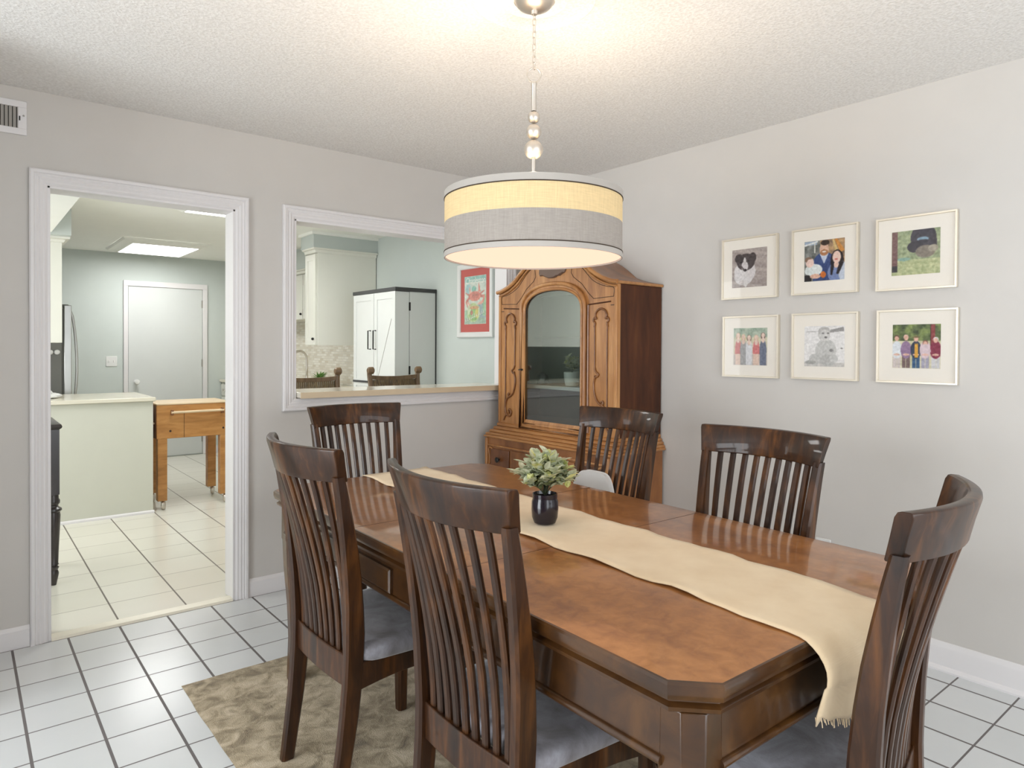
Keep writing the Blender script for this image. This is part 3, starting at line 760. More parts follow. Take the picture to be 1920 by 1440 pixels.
# moulded cornice following the bonnet outline and returning along the side
cr = MB(); pth = [(x * 1.01, -0.012, z + 0.008) for x, z in OUT]
cr.tube(pth, 0.013, 10); cr.tube([(x * 0.985, -0.004, z - 0.014) for x, z in OUT], 0.007, 8); cr.tube([(0.524, -0.012, 1.681), (0.524, HB, 1.681)], 0.009, 10); cr.tube([(-0.524, -0.012, 1.681), (-0.524, HB, 1.681)], 0.009, 10)
cr.make('cornice_moulding', m_cabh, CC, smooth=50)
# crest ornament: lobed cartouche
crest = [(-0.115, 1.800), (-0.118, 1.775), (-0.108, 1.760), (-0.085, 1.762), (-0.060, 1.752), (-0.030, 1.742), (0.0, 1.740), (0.03, 1.744), (0.045, 1.752), (0.062, 1.750), (0.088, 1.762), (0.108, 1.768), (0.116, 1.785), (0.108, 1.806), (0.118, 1.822), (0.10, 1.836), (0.06, 1.842), (0.02, 1.850), (-0.02, 1.850), (-0.06, 1.842), (-0.095, 1.838), (-0.118, 1.822)]
MB().loft([[(x * k, y, 1.795 + (z - 1.795) * k) for x, z in crest] for y, k in ((0.002, 1.0), (-0.010, 1.0), (-0.018, 0.92), (-0.020, 0.7))]).make('crest_ornament', m_crest, CC, smooth=40)
# thin dark inlay lines in the two spandrels
for s in (-1, 1):
    loop = [(0.49, 1.605), (0.34, 1.600), (0.30, 1.632), (0.245, 1.690), (0.175, 1.735), (0.158, 1.760), (0.165, 1.80), (0.17, 1.828)]
    loop2 = [(0.17, 1.828), (0.235, 1.790), (0.29, 1.74), (0.33, 1.705), (0.385, 1.678), (0.44, 1.662), (0.49, 1.652), (0.49, 1.605)]
    P = [(s * x, -0.0008, z) for x, z in loop[:-1]] + [(s * p.x, -0.0008, p.z) for p in spline([(x, 0, z) for x, z in loop2], 5)]
    MB().tube(P, 0.0017, 5, True).make('inlay_line', m_inlay, CC)
# stile mouldings either side of the door and along the outer edges
for s in (-1, 1):
    MB().box((s * 0.498, -0.006, 0.835), (s * 0.521, 0.0, 1.66)).make('corner_stile', m_cab, CC, 0.003)
    MB().box((s * 0.470, -0.002, 1.556), (s * 0.495, 0.004, 1.560)).make('inlay_line', m_inlay, CC)
    MB().tube([(s * 0.300, -0.002, 0.84), (s * 0.300, -0.002, 1.566)], 0.0075, 8).make('stile_bead', m_carve, CC)
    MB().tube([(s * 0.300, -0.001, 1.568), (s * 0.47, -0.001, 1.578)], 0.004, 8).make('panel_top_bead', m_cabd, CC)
    # carved panel outline: cusped hood, straight sides, and S-scroll ending in a volute
    cxp = 0.400
    hood = [(-0.050, 1.440), (-0.046, 1.462), (-0.058, 1.474), (-0.052, 1.490), (-0.036, 1.486), (-0.044, 1.506), (-0.030, 1.530), (0.0, 1.541), (0.030, 1.530), (0.044, 1.506), (0.036, 1.486), (0.052, 1.490), (0.058, 1.474), (0.046, 1.462), (0.050, 1.440)]
    car = MB()
    def cv(pts, r, n=4): car.tube([(s * (cxp + p.x), -0.0045, p.z) for p in spline([(x, 0, z) for x, z in pts], n)], r, 7)
    cv(hood, 0.0062)
    sgn = -1
    cv([(0.048, 1.442), (0.047, 1.30), (0.048, 1.10), (0.050, 0.90)], 0.0040, 3)          # long outer line
    cv([(-0.048, 1.442), (-0.047, 1.32), (-0.046, 1.205)], 0.0040, 3)
    cv([(-0.046, 1.21), (-0.038, 1.190), (-0.018, 1.175), (-0.030, 1.160), (-0.046, 1.165)], 0.0062)
    cv([(-0.036, 1.168), (-0.052, 1.130), (-0.050, 1.080), (-0.030, 1.030), (0.004, 1.005), (0.020, 1.012), (0.016, 1.026), (0.004, 1.020)], 0.0062)
    cv([(0.008, 1.008), (0.034, 0.985), (0.046, 0.945), (0.042, 0.905), (0.020, 0.880), (-0.006, 0.885), (-0.014, 0.910), (0.004, 0.924), (0.014, 0.908), (0.004, 0.900)], 0.0070)
    cv([(0.034, 0.888), (0.050, 0.872), (0.062, 0.850)], 0.005)
    car.make('carved_scroll', m_carve, CC, smooth=60)
# arched glass door
dr = plate_hole(arch(0.290, 0.812, 1.545, 0.170), arch(0.246, 0.856, 1.545, 0.122), -0.012, 0.008, 'door', m_cab, CC)
for k, (hw_, z0_, ri, yy, r_, mt) in enumerate(((0.282, 0.820, 0.162, -0.014, 0.012, m_cab), (0.255, 0.848, 0.131, -0.008, 0.010, m_cabh), (0.2455, 0.8565, 0.1215, -0.002, 0.0035, m_inlay))):
    MB().tube([(x, yy, z) for x, z in arch(hw_, z0_, 1.545, ri)], r_, 8, True).make('door_moulding', mt, dr, smooth=60)
gp = arch(0.246, 0.856, 1.545, 0.122)
MB().prism([(x, z) for x, z in gp], 1, 0.000, 0.003).make('glass_pane', m_cabglass, dr)
MB().loft([[(-0.246, y0, z), (0.246, y0, z), (0.246, y1, z), (-0.246, y1, z)] for y0, y1, z in ((-0.012, 0.0, 0.836), (-0.016, 0.0, 0.842), (-0.004, 0.0, 0.872))]).make('sloped_bottom_rail', m_cab, dr, smooth=20)
MB().tube([(-0.268, -0.012, 1.184), (-0.268, -0.026, 1.184)], 0.006, 10).make('latch', m_black, dr)
MB().tube([(-0.305, -0.010, 1.182), (-0.285, -0.016, 1.186), (-0.262, -0.022, 1.182)], 0.0045, 8).make('key', m_black, dr)
# stepped top of the base unit
BF = -0.085
stp = MB()
for k, (y, z0, z1, dx) in enumerate(((-0.016, 0.806, 0.832, 0.006), (-0.038, 0.786, 0.808, 0.016), (-0.062, 0.768, 0.788, 0.028), (-0.086, 0.752, 0.770, 0.038), (BF - 0.012, 0.738, 0.754, 0.044))):
    stp.loft([[(-0.515 - dx + d, y + d, z), (0.515 + dx - d, y + d, z), (0.515 + dx - d, HB, z), (-0.515 - dx + d, HB, z)] for d, z in ((0.006, z0), (0.0, z0 + 0.006), (0.001, z1 - 0.006), (0.010, z1))])
stp.make('stepped_top', m_cabh, CC, smooth=25)
MB().box((-0.540, BF, 0.16), (0.540, HB - 0.004, 0.742)).make('base_case', m_cabbase, CC, 0.004)
MB().tube([(-0.525, BF - 0.003, 0.690), (0.525, BF - 0.003, 0.690)], 0.006, 8).make('frieze_bead', m_cab, CC)
for s in (-1, 1):
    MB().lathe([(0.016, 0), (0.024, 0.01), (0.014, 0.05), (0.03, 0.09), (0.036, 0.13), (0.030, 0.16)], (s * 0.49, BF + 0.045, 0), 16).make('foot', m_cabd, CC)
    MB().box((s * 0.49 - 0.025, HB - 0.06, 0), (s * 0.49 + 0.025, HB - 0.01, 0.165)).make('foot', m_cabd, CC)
    MB().box((s * 0.522, BF - 0.012, 0.165), (s * 0.545, BF + 0.01, 0.735)).make('base_stile', m_cab, CC, 0.005)
    MB().tube([(s * p.x, BF - 0.004, p.z) for p in spline([(0.470, 0, 0.668), (0.500, 0, 0.675), (0.512, 0, 0.655), (0.500, 0, 0.60), (0.512, 0, 0.52), (0.505, 0, 0.40), (0.512, 0, 0.30)], 6)], 0.006, 8).make('carved_edge', m_cab, CC)
    d_ = MB().box((s * 0.300, BF - 0.008, 0.500), (s * 0.490, BF, 0.672)).make('drawer', wood('burl_panel_dark', rgb(78, 42, 22), rgb(106, 62, 32), rgb(134, 84, 48), (9, 9, 5), 0.34, 0.3, 0.7) if s < 0 else bpy.data.materials['burl_panel_dark'], CC, 0.003)
    MB().lathe([(0.006, 0), (0.006, 0.012), (0.016, 0.016), (0.018, 0.022), (0.012, 0.028), (0.001, 0.030)], n=16).xf(Matrix.Translation((s * 0.395, BF - 0.008, 0.606)) @ Matrix.Rotation(radians(90), 4, 'X')).make('knob', m_black, d_, smooth=40)
    d_ = MB().box((s * 0.300, BF - 0.008, 0.20), (s * 0.490, BF, 0.480)).make('door', m_cabbase, CC, 0.003)
d_ = MB().box((-0.285, BF - 0.010, 0.440), (0.285, BF, 0.676)).make('drawer', m_cabbase, CC, 0.004)
for s in (-1, 1):
    MB().tube([(s * 0.16 - 0.03, BF - 0.012, 0.545), (s * 0.16, BF - 0.026, 0.538), (s * 0.16 + 0.03, BF - 0.012, 0.545)], 0.004, 8).make('pull', m_black, d_)
MB().box((-0.285, BF - 0.010, 0.20), (0.285, BF, 0.425)).make('drawer', m_cabbase, CC, 0.004)
# what stands behind the glass: a white potted plant and a dark round vase
pw = thing('cabinet_plant', 'small leafy plant in a white pot behind the cabinet glass', 'plant', (2.77 + 0.17, 3.028, 1.086))
MB().lathe([(0.030, 0), (0.040, 0.004), (0.048, 0.05), (0.050, 0.085), (0.046, 0.088), (0.044, 0.08), (0.001, 0.078)], n=28).make('pot', m_potw, pw, smooth=40)
a1, a2, a3, a4 = MB(), MB(), MB(), MB(); foliage((a1, a2, a3), a4, Vector((0, 0, 0.08)), 14, 0.10, 0.062, 0.034, 0.010, 9)
a1.make('leaves', m_leaf, pw, smooth=60); a2.make('young_leaves', m_leaf2, pw, smooth=60); a3.make('lower_leaves', m_leafd, pw, smooth=60); a4.make('stems', m_stem, pw)
tag(MB().lathe([(0.018, 0), (0.034, 0.006), (0.040, 0.035), (0.032, 0.062), (0.014, 0.072), (0.016, 0.080), (0.010, 0.079), (0.001, 0.070)], (2.77 + 0.15, 3.275, 1.086), 24).make('vase', m_pot, smooth=40), 'dark round vase on the shelf behind the cabinet glass', 'vase')

# ------------------------------------------------------------------ framed photos on the right wall
mixc = lambda a, b, t: tuple(x + (y - x) * t for x, y in zip(a, b))
def painted(name, w, h, fn, nx, ny, parent, y, seed=1, fade=(220, 216, 212, 0.0)):
    """flat print in the local xz plane facing -y; fn(u, v) -> sRGB 0-255 (u right, v up)."""
    R = random.Random(seed); vs = [(-w / 2 + w * i / nx, y, -h / 2 + h * j / ny) for j in range(ny + 1) for i in range(nx + 1)]
    fs = [(j * (nx + 1) + i, j * (nx + 1) + i + 1, (j + 1) * (nx + 1) + i + 1, (j + 1) * (nx + 1) + i) for j in range(ny) for i in range(nx)]
    me = bpy.data.meshes.new(name); me.from_pydata(vs, [], fs); me.update()
    at_ = me.attributes.new('ink', 'FLOAT_COLOR', 'CORNER'); buf = []
    for j in range(ny):
        for i in range(nx):
            q4 = [fn((i + 0.5 + a * 0.55) / nx, (j + 0.5 + b_ * 0.55) / ny) for a, b_ in ((-1, -1), (1, -1), (-1, 1), (1, 1))]
            sh_ = 26 * mnoise.noise(Vector((i * 0.21, j * 0.21, seed * 5.0))) + 14 * mnoise.noise(Vector((i * 0.6, j * 0.6, seed * 9.0)))
            c = mixc([sum(q[t] for q in q4) / 4 for t in range(3)], fade[:3], fade[3]); k = R.uniform(-5, 5) + sh_ * 0.7
            c = [lin(max(0, min(255, q + k))) for q in c]
            buf += [c[0], c[1], c[2], 1.0] * 4
    at_.data.foreach_set('color', buf); me.materials.append(m_print)
    o = bpy.data.objects.new(name, me); COL.objects.link(o); o.parent = parent; return o
def E(u, v, cx, cy, rx, ry): return ((u - cx) / rx) ** 2 + ((v - cy) / ry) ** 2 < 1
def painter(bgf, shapes):
    def fn(u, v):
        c = bgf(u, v)
        for sh in shapes:
            t, p, col = sh
            if t == 'e' and E(u, v, *p): c = col
            elif t == 'r' and p[0] < u < p[2] and p[1] < v < p[3]: c = col
            elif t == 't':
                (x0, y0), (x1, y1), wa, wb_ = p     # tapered band
                dx, dy = x1 - x0, y1 - y0; L2 = dx * dx + dy * dy; q = ((u - x0) * dx + (v - y0) * dy) / L2
                if 0 <= q <= 1 and abs((u - x0) * dy - (v - y0) * dx) / sqrt(L2) < wa + (wb_ - wa) * q: c = col
        return c
    return fn
def nz2(u, v, f, s=0.0): return max(0, min(1, 0.5 + 0.75 * mnoise.fractal(Vector((u * f * 0.5, v * f * 0.5, 3.7 + s + f * 0.1)), 0.8, 2.1, 4)))
mixc = lambda a, b, t: tuple(x + (y - x) * t for x, y in zip(a, b))
dog = painter(lambda u, v: mixc((150, 138, 134), (184, 172, 166), nz2(v * 0.6 + u * 0.1, u * 0.2 + v, 16)), [
    ('e', (0.34, 0.30, 0.28, 0.24), (216, 212, 212)), ('e', (0.22, 0.42, 0.16, 0.18), (222, 218, 218)), ('e', (0.56, 0.42, 0.12, 0.22), (214, 208, 208)), ('e', (0.30, 0.13, 0.10, 0.06), (208, 202, 200)), ('e', (0.40, 0.10, 0.05, 0.09), (218, 214, 212)),
    ('e', (0.40, 0.66, 0.26, 0.22), (72, 62, 62)), ('e', (0.20, 0.76, 0.12, 0.12), (62, 52, 52)), ('e', (0.60, 0.76, 0.10, 0.13), (66, 56, 56)), ('e', (0.37, 0.55, 0.10, 0.13), (212, 206, 206)), ('e', (0.38, 0.45, 0.05, 0.035), (40, 34, 34)), ('t', ((0.22, 0.62), (0.36, 0.44), 0.02, 0.02), (92, 82, 82)), ('e', (0.37, 0.68, 0.04, 0.10), (206, 200, 198)), ('e', (0.27, 0.66, 0.025, 0.02), (28, 24, 24)), ('e', (0.48, 0.68, 0.025, 0.02), (28, 24, 24))])
fam = painter(lambda u, v: mixc((120, 100, 84), (198, 160, 116), nz2(u, v, 14)) if u > 0.4 else mixc((88, 90, 86), (150, 152, 148), nz2(u, v, 11)), [
    ('r', (0, 0.9, 0.32, 1), (160, 176, 196)), ('t', ((0, 0.9), (0.34, 0.98), 0.02, 0.02), (228, 230, 228)), ('r', (0.24, 0.7, 0.28, 0.95), (206, 206, 198)), ('t', ((0.78, 1.0), (0.95, 0.68), 0.03, 0.06), (206, 142, 70)), ('t', ((0.72, 1.0), (0.80, 0.72), 0.02, 0.04), (214, 186, 128)),
    ('e', (0.50, 0.36, 0.30, 0.34), (58, 78, 128)), ('r', (0.22, 0, 0.78, 0.40), (50, 70, 120)), ('t', ((0.50, 0.66), (0.50, 0.42), 0.11, 0.005), (200, 208, 224)),
    ('e', (0.50, 0.77, 0.115, 0.16), (222, 182, 158)), ('e', (0.50, 0.69, 0.10, 0.075), (176, 122, 82)), ('e', (0.50, 0.71, 0.05, 0.02), (240, 230, 222)), ('e', (0.52, 0.93, 0.11, 0.065), (58, 42, 32)),
    ('e', (0.82, 0.46, 0.16, 0.27), (36, 26, 28)), ('e', (0.81, 0.18, 0.22, 0.26), (118, 134, 176)), ('e', (0.95, 0.2, 0.10, 0.24), (196, 204, 218)), ('t', ((0.72, 0.44), (0.68, 0.12), 0.05, 0.02), (32, 26, 32)), ('t', ((0.93, 0.44), (0.83, 0.14), 0.06, 0.03), (32, 24, 28)), ('e', (0.81, 0.55, 0.10, 0.15), (234, 204, 190)), ('e', (0.80, 0.37, 0.06, 0.08), (232, 200, 184)), ('e', (0.80, 0.50, 0.04, 0.018), (214, 120, 110)),
    ('r', (0, 0, 0.18, 0.16), (30, 26, 30)), ('e', (0.24, 0.28, 0.22, 0.15), (226, 230, 228)), ('e', (0.12, 0.26, 0.11, 0.10), (218, 224, 222)), ('e', (0.14, 0.47, 0.105, 0.12), (232, 202, 190)), ('e', (0.10, 0.54, 0.09, 0.07), (136, 108, 90)), ('e', (0.15, 0.46, 0.09, 0.10), (236, 206, 194)), ('e', (0.48, 0.15, 0.07, 0.08), (206, 112, 44)), ('e', (0.28, 0.12, 0.13, 0.06), (222, 178, 156))])
pet = painter(lambda u, v: mixc((124, 138, 104), (172, 182, 138), nz2(u, v, 22)) if v > 0.34 else mixc((160, 170, 122), (194, 198, 150), nz2(u, v, 26)), [
    ('r', (0, 0.2, 0.13, 1), (112, 78, 76)), ('r', (0, 0.08, 0.13, 0.22), (44, 40, 44)), ('e', (0.66, 0.82, 0.26, 0.30), (50, 46, 56)), ('e', (0.50, 0.62, 0.17, 0.13), (44, 40, 48)), ('e', (0.80, 0.68, 0.14, 0.22), (56, 52, 60)), ('e', (0.65, 0.78, 0.12, 0.05), (120, 150, 170)), ('e', (0.65, 0.73, 0.13, 0.04), (46, 42, 52)), ('e', (0.70, 0.50, 0.20, 0.14), (122, 112, 100)), ('e', (0.86, 0.56, 0.10, 0.08), (160, 150, 132)), ('e', (0.26, 0.36, 0.14, 0.04), (128, 164, 150))])
girls = painter(lambda u, v: mixc((120, 146, 124), (176, 192, 170), nz2(u, v, 13)) if v > 0.75 else ((206, 200, 168) if v > 0.3 else (188, 176, 168)), [
    sh for k, (x, dress, hair, hy) in enumerate(((0.14, (196, 92, 88), (196, 160, 120), 0.80), (0.30, (150, 150, 152), (206, 180, 130), 0.76), (0.47, (214, 216, 222), (128, 100, 80), 0.74), (0.68, (204, 92, 92), (206, 172, 130), 0.74), (0.88, (70, 80, 108), (92, 62, 54), 0.80)))
    for sh in (('e', (x, 0.40, 0.10, 0.30), dress), ('r', (x - 0.09, 0.0, x + 0.09, 0.30), dress if k in (1, 2, 4) else (224, 190, 170)), ('e', (x, hy - 0.02, 0.07, 0.10), hair), ('e', (x, hy, 0.05, 0.065), (232, 198, 180)), ('e', (x, hy - 0.13, 0.05, 0.07), (228, 196, 178)))])
baby = painter(lambda u, v: mixc((226, 224, 224), (244, 242, 242), nz2(u, v * 2, 16)) if v > 0.1 else (196, 192, 188), [
    ('t', ((0.60, 0.86), (0.98, 0.92), 0.03, 0.05), (126, 124, 124)), ('t', ((0.05, 0.86), (0.40, 0.87), 0.01, 0.01), (176, 174, 174)), ('e', (0.54, 0.40, 0.26, 0.28), (190, 190, 188)), ('e', (0.28, 0.18, 0.16, 0.14), (184, 184, 182)), ('e', (0.16, 0.10, 0.14, 0.05), (150, 150, 148)), ('e', (0.60, 0.16, 0.20, 0.14), (172, 172, 170)), ('e', (0.74, 0.20, 0.10, 0.10), (196, 196, 194)), ('e', (0.50, 0.80, 0.155, 0.18), (196, 194, 192)), ('e', (0.50, 0.86, 0.15, 0.12), (176, 174, 172)), ('e', (0.52, 0.77, 0.13, 0.14), (206, 204, 202)), ('e', (0.47, 0.82, 0.03, 0.016), (70, 68, 68)), ('e', (0.60, 0.82, 0.03, 0.016), (70, 68, 68)), ('e', (0.54, 0.72, 0.035, 0.022), (60, 58, 58)), ('e', (0.68, 0.40, 0.05, 0.035), (110, 108, 108)), ('e', (0.93, 0.45, 0.03, 0.015), (90, 88, 88))])
crowd_p = []
for k, (x, top_, leg_, skin_y, hair) in enumerate(((0.09, (222, 226, 230), (206, 194, 190), 0.68, (96, 70, 56)), (0.29, (146, 118, 150), (116, 94, 92), 0.69, (226, 186, 172)), (0.50, (44, 54, 76), (48, 84, 124), 0.66, (150, 130, 92)), (0.69, (214, 190, 196), (164, 160, 178), 0.56, (136, 92, 76)), (0.90, (130, 40, 64), (206, 204, 206), 0.63, (226, 220, 224)))):
    crowd_p += [('r', (x - 0.08, 0.0, x - 0.005, 0.30), leg_), ('r', (x + 0.005, 0.0, x + 0.08, 0.30), leg_), ('e', (x, 0.42, 0.115, 0.20), top_), ('r', (x - 0.09, 0.28, x + 0.09, 0.42), top_), ('e', (x, skin_y + 0.02, 0.055, 0.062), hair), ('e', (x, skin_y, 0.045, 0.055), (222, 176, 156)), ('e', (x, 0.31, 0.07, 0.025), (220, 178, 158))]
crowd_p += [('r', (0.47, 0.24, 0.54, 0.56), (222, 164, 60)), ('e', (0.50, 0.71, 0.085, 0.018), (112, 96, 62)), ('e', (0.69, 0.40, 0.11, 0.15), (216, 196, 202)), ('e', (0.69, 0.31, 0.07, 0.025), (222, 180, 164))]
grp = painter(lambda u, v: mixc((62, 74, 48), (134, 150, 84), nz2(u, v, 13)) if v > 0.62 else mixc((196, 190, 150), (222, 214, 190), nz2(u, v, 9)), [('t', ((0.84, 0.45), (0.84, 1.0), 0.05, 0.05), (142, 66, 64)), ('r', (0.79, 0.5, 0.805, 1), (70, 40, 40))] + crowd_p)
PICS = [(1.939, 1.736, dog, 'framed photo of a black and white dog, top row nearest the cabinet', 0.197), (1.551, 1.737, fam, 'framed photo of a bearded man, a woman and a baby, top row middle', 0.190), (1.160, 1.733, pet, 'framed photo of a dark pet lying in green grass, top row right', 0.188),
        (1.930, 1.333, girls, 'framed photo of five women in bright dresses, bottom row left', 0.190), (1.547, 1.335, baby, 'framed pale black and white photo of a sitting baby, bottom row middle', 0.190), (1.153, 1.335, grp, 'framed photo of five people standing before trees, bottom row right', 0.186)]
FS, FT = 0.157, 0.019
for k, (py, pz, fn, lab, ps) in enumerate(PICS):
    t = thing('picture_frame', lab, 'picture', (XW - 0.001, py, pz), radians(-90), 'six thin gold frames with family photos')
    f_ = MB(); sec_ = [(0, 0), (0, -FT), (0.007, -FT), (0.008, -FT + 0.003), (0.009, 0)]
    P = [(-FS, -FS), (-FS, FS), (FS, FS), (FS, -FS)]; rings = []
    for i in range(5):
        x, z = P[i % 4]; sx, sz = (1 if x < 0 else -1), (1 if z < 0 else -1)
        rings.append([(x + sx * u, w, z + sz * u) for u, w in sec_])
    f_.loft(rings, True, False).make('frame', m_champ, t, smooth=30)
    MB().box((-FS + 0.006, -0.010, -FS + 0.006), (FS - 0.006, -0.002, FS - 0.006)).make('mat_board', m_mat, t)
    painted('photo_print', ps, ps, fn, 84, 84, t, -0.0106, k, (222, 218, 212, (0.05, 0.0, 0.12, 0.28, 0.30, 0.03)[k]))
    MB().box((-FS + 0.006, -0.0155, -FS + 0.006), (FS - 0.006, -0.0140, FS - 0.006)).make('glass', m_picglass, t)

# wall outlet low on the right wall, its top just above the table edge
ot = thing('wall_outlet', 'white outlet plate low on the right wall just above the table edge', 'outlet', (XW - 0.001, 1.545, 0.376), radians(-90))
MB().box((-0.036, -0.006, -0.058), (0.036, 0, 0.058)).make('cover_plate', m_white, ot, 0.003)
for z in (-0.022, 0.022): MB().box((-0.014, -0.008, z - 0.014), (0.014, -0.005, z + 0.014)).make('socket', m_trim, ot, 0.002)

# air vent high on the back wall at the left edge
vt = thing('air_vent', 'white louvered air vent high on the grey wall left of the doorway', 'vent', (0.055, YW - 0.001, 2.303))
vf = MB(); w_, h_ = 0.178, 0.073
for a, b in (((-w_, -h_), (w_, -h_ + 0.028)), ((-w_, h_ - 0.028), (w_, h_)), ((-w_, -h_ + 0.027), (-w_ + 0.032, h_ - 0.027)), ((w_ - 0.032, -h_ + 0.027), (w_, h_ - 0.027))): vf.box((a[0], -0.008, a[1]), (b[0], 0, b[1]))
vf.make('grille_frame', m_trim, vt, 0.002)
MB().box((-w_ + 0.03, -0.002, -h_ + 0.026), (w_ - 0.03, 0.0, h_ - 0.026)).make('duct_back', m_dkgap, vt)
for k in range(21):
    x = -w_ + 0.037 + k * 0.0142
    MB().add([(x, -0.007, -h_ + 0.028), (x + 0.0105, -0.003, -h_ + 0.028), (x + 0.0105, -0.003, h_ - 0.028), (x, -0.007, h_ - 0.028), (x + 0.001, -0.0075, -h_ + 0.028), (x + 0.0115, -0.0035, -h_ + 0.028), (x + 0.0115, -0.0035, h_ - 0.028), (x + 0.001, -0.0075, h_ - 0.028)], [(0, 1, 2, 3), (7, 6, 5, 4), (0, 4, 5, 1), (3, 2, 6, 7), (0, 3, 7, 4), (1, 5, 6, 2)]).make('louver', m_louver, vt)
MB().box((w_ - 0.028, -0.014, -0.012), (w_ - 0.024, -0.006, 0.006)).make('damper_lever', m_black, vt)
MB().lathe([(0.004, 0), (0.004, 0.002), (0.001, 0.003)], n=12).xf(Matrix.Translation((w_ - 0.012, -0.008, 0.01)) @ Matrix.Rotation(radians(90), 4, 'X')).make('screw', m_louver, vt)

# ------------------------------------------------------------------ kitchen
def put(mb, root): return mb.xf(Matrix.Translation(-Vector(root.location)))
def kb(name, a, b, mat, root, bevel=0.003): return put(MB().box(a, b), root).make(name, mat, root, bevel)

# soffits and dropped ceiling
st(MB().box((KL, YK, 2.15), (0.528, 5.99, KZ)).make('ceiling_drop', m_kceil))
st(MB().box((KL, 6.0, 2.140), (0.652, 6.62, KZ)).make('wall_soffit_left', m_kwall))
sf = MB().box((2.545, 6.04, 2.245), (KX, 6.34, KZ)).box((2.87, 6.34, 2.165), (KX, KY, KZ)); st(sf.make('wall_soffit_right', m_kwall))
ct_ = MB().box((2.525, 6.02, 2.365), (KX, 6.36, KZ)); st(ct_.make('trim_6', m_kceil))
st(MB().box((KX - 0.004, 5.80, 0.92), (KX, KY, 1.62)).make('wall_backsplash', m_splash))
st(MB().box((KL, KY - 0.013, 0), (1.468, KY, 0.09)).box((2.38, KY - 0.013, 0), (2.54, KY, 0.09)).make('baseboard_kitchen', m_trim))

# back door
d1 = st(MB().box((1.520, KY - 0.012, 0.012), (2.322, KY - 0.001, 2.015)).make('door_1', m_kdoor, None, 0.002))
MB().lathe([(0.030, 0), (0.030, 0.006), (0.012, 0.010), (0.012, 0.03), (0.026, 0.036), (0.030, 0.05), (0.024, 0.062), (0.001, 0.066)], n=20).xf(Matrix.Translation((1.60, KY - 0.012, 0.905)) @ Matrix.Rotation(radians(90), 4, 'X')).make('door_knob', m_white, d1, smooth=40)
for z in (1.84, 1.12, 0.20): MB().box((2.312, KY - 0.020, z - 0.045), (2.328, KY - 0.011, z + 0.045)).make('hinge', m_louver, d1, 0.001)
dc = MB()
for a, b in (((1.469, 0), (1.516, 2.018)), ((2.326, 0), (2.379, 2.018)), ((1.469, 2.018), (2.379, 2.081))): dc.box((a[0], KY - 0.022, a[1]), (b[0], KY - 0.001, b[1]))
st(dc.make('trim_7', m_trim, bevel=0.004))
sw = thing('light_switch', 'white double light switch plate on the pale kitchen wall by the door', 'light switch', (1.350, KY - 0.001, 1.147))
MB().box((-0.056, -0.006, -0.058), (0.056, 0, 0.058)).make('cover_plate', m_white, sw, 0.003)
for x in (-0.023, 0.023): MB().box((x - 0.005, -0.012, -0.012), (x + 0.005, -0.005, 0.012)).make('toggle', m_trim, sw, 0.001)

# peninsula with its worktop
pn_ = thing('kitchen_peninsula', 'cream panelled kitchen peninsula base seen through the doorway', 'kitchen cabinet', (0.2, 5.962, 0))
kb('body', (-0.95, 5.962, 0.0), (1.192, 6.55, 0.886), m_pen, pn_, 0.002)
put(MB().prism([(5.962, 0), (5.950, 0), (5.950, 0.012), (5.955, 0.020), (5.962, 0.024)], 0, -0.95, 1.198), pn_).make('shoe_moulding', m_trim, pn_)
wt = MB().box((-0.97, 5.935, 0.887), (1.206, 6.72, 0.917)).make('peninsula_worktop', m_counter, None, 0.004)
tag(wt, 'cream stone worktop on the kitchen peninsula beside the butcher block', 'countertop')
cl_ = MB(); R = random.Random(4)
for (x, y, z, rx_, ry_, rz_) in ((0.53, 6.28, 0.935, 0.085, 0.09, 0.026), (0.505, 6.26, 0.955, 0.05, 0.06, 0.038), (0.53, 6.24, 0.930, 0.06, 0.07, 0.014)):
    cl_.ball((0, 0, 0), 1, 20, 10); n_ = 20 * 11
    for k in range(len(cl_.v) - n_, len(cl_.v)):
        a, b, c = cl_.v[k]; w = 1 + 0.10 * sin(a * 7 + b * 5) + 0.06 * cos(b * 11 + c * 4)
        cl_.v[k] = (x + a * rx_ * w, y + b * ry_ * w, max(0.9175, z + c * rz_ * w))
tag(cl_.make('dish_towel', m_white, smooth=None), 'crumpled white dish towel on the peninsula worktop beside the fridge', 'towel')

# butcher block cart on casters
bc = thing('butcher_block_cart', 'golden wood butcher block cart on casters beside the peninsula', 'kitchen cart', (1.508, 6.225, 0))
kb('block', (1.224, 6.0, 0.575), (1.792, 6.45, 0.846), m_butcher, bc, 0.004)
kb('chopping_top', (1.222, 5.998, 0.8465), (1.794, 6.452, 0.858), m_btop, bc, 0.003)
kb('end_grain_side', (1.2205, 6.004, 0.578), (1.2238, 6.446, 0.842), m_bside, bc, 0.001)
kb('panel_seam', (1.427, 5.9985, 0.578), (1.4295, 6.0, 0.79), m_inlay, bc, 0)
put(MB().tube([(1.325, 5.962, 0.787), (1.729, 5.962, 0.789)], 0.0105, 12), bc).make('towel_bar', m_btop, bc)
for x in (1.334, 1.720): kb('bar_bracket', (x - 0.007, 5.955, 0.764), (x + 0.007, 6.0, 0.806), m_bside, bc, 0.002)
put(MB().tube([(1.2125, 6.04, 0.70), (1.2125, 6.40, 0.70)], 0.007, 12), bc).make('side_towel_bar', m_btop, bc)
for x in (1.325, 1.735): put(MB().lathe([(0.009, 0), (0.007, 0.003), (0.001, 0.004)], n=12).xf(Matrix.Translation((x, 6.0, 0.635)) @ Matrix.Rotation(radians(90), 4, 'X')), bc).make('bolt_plug', m_inlay, bc)
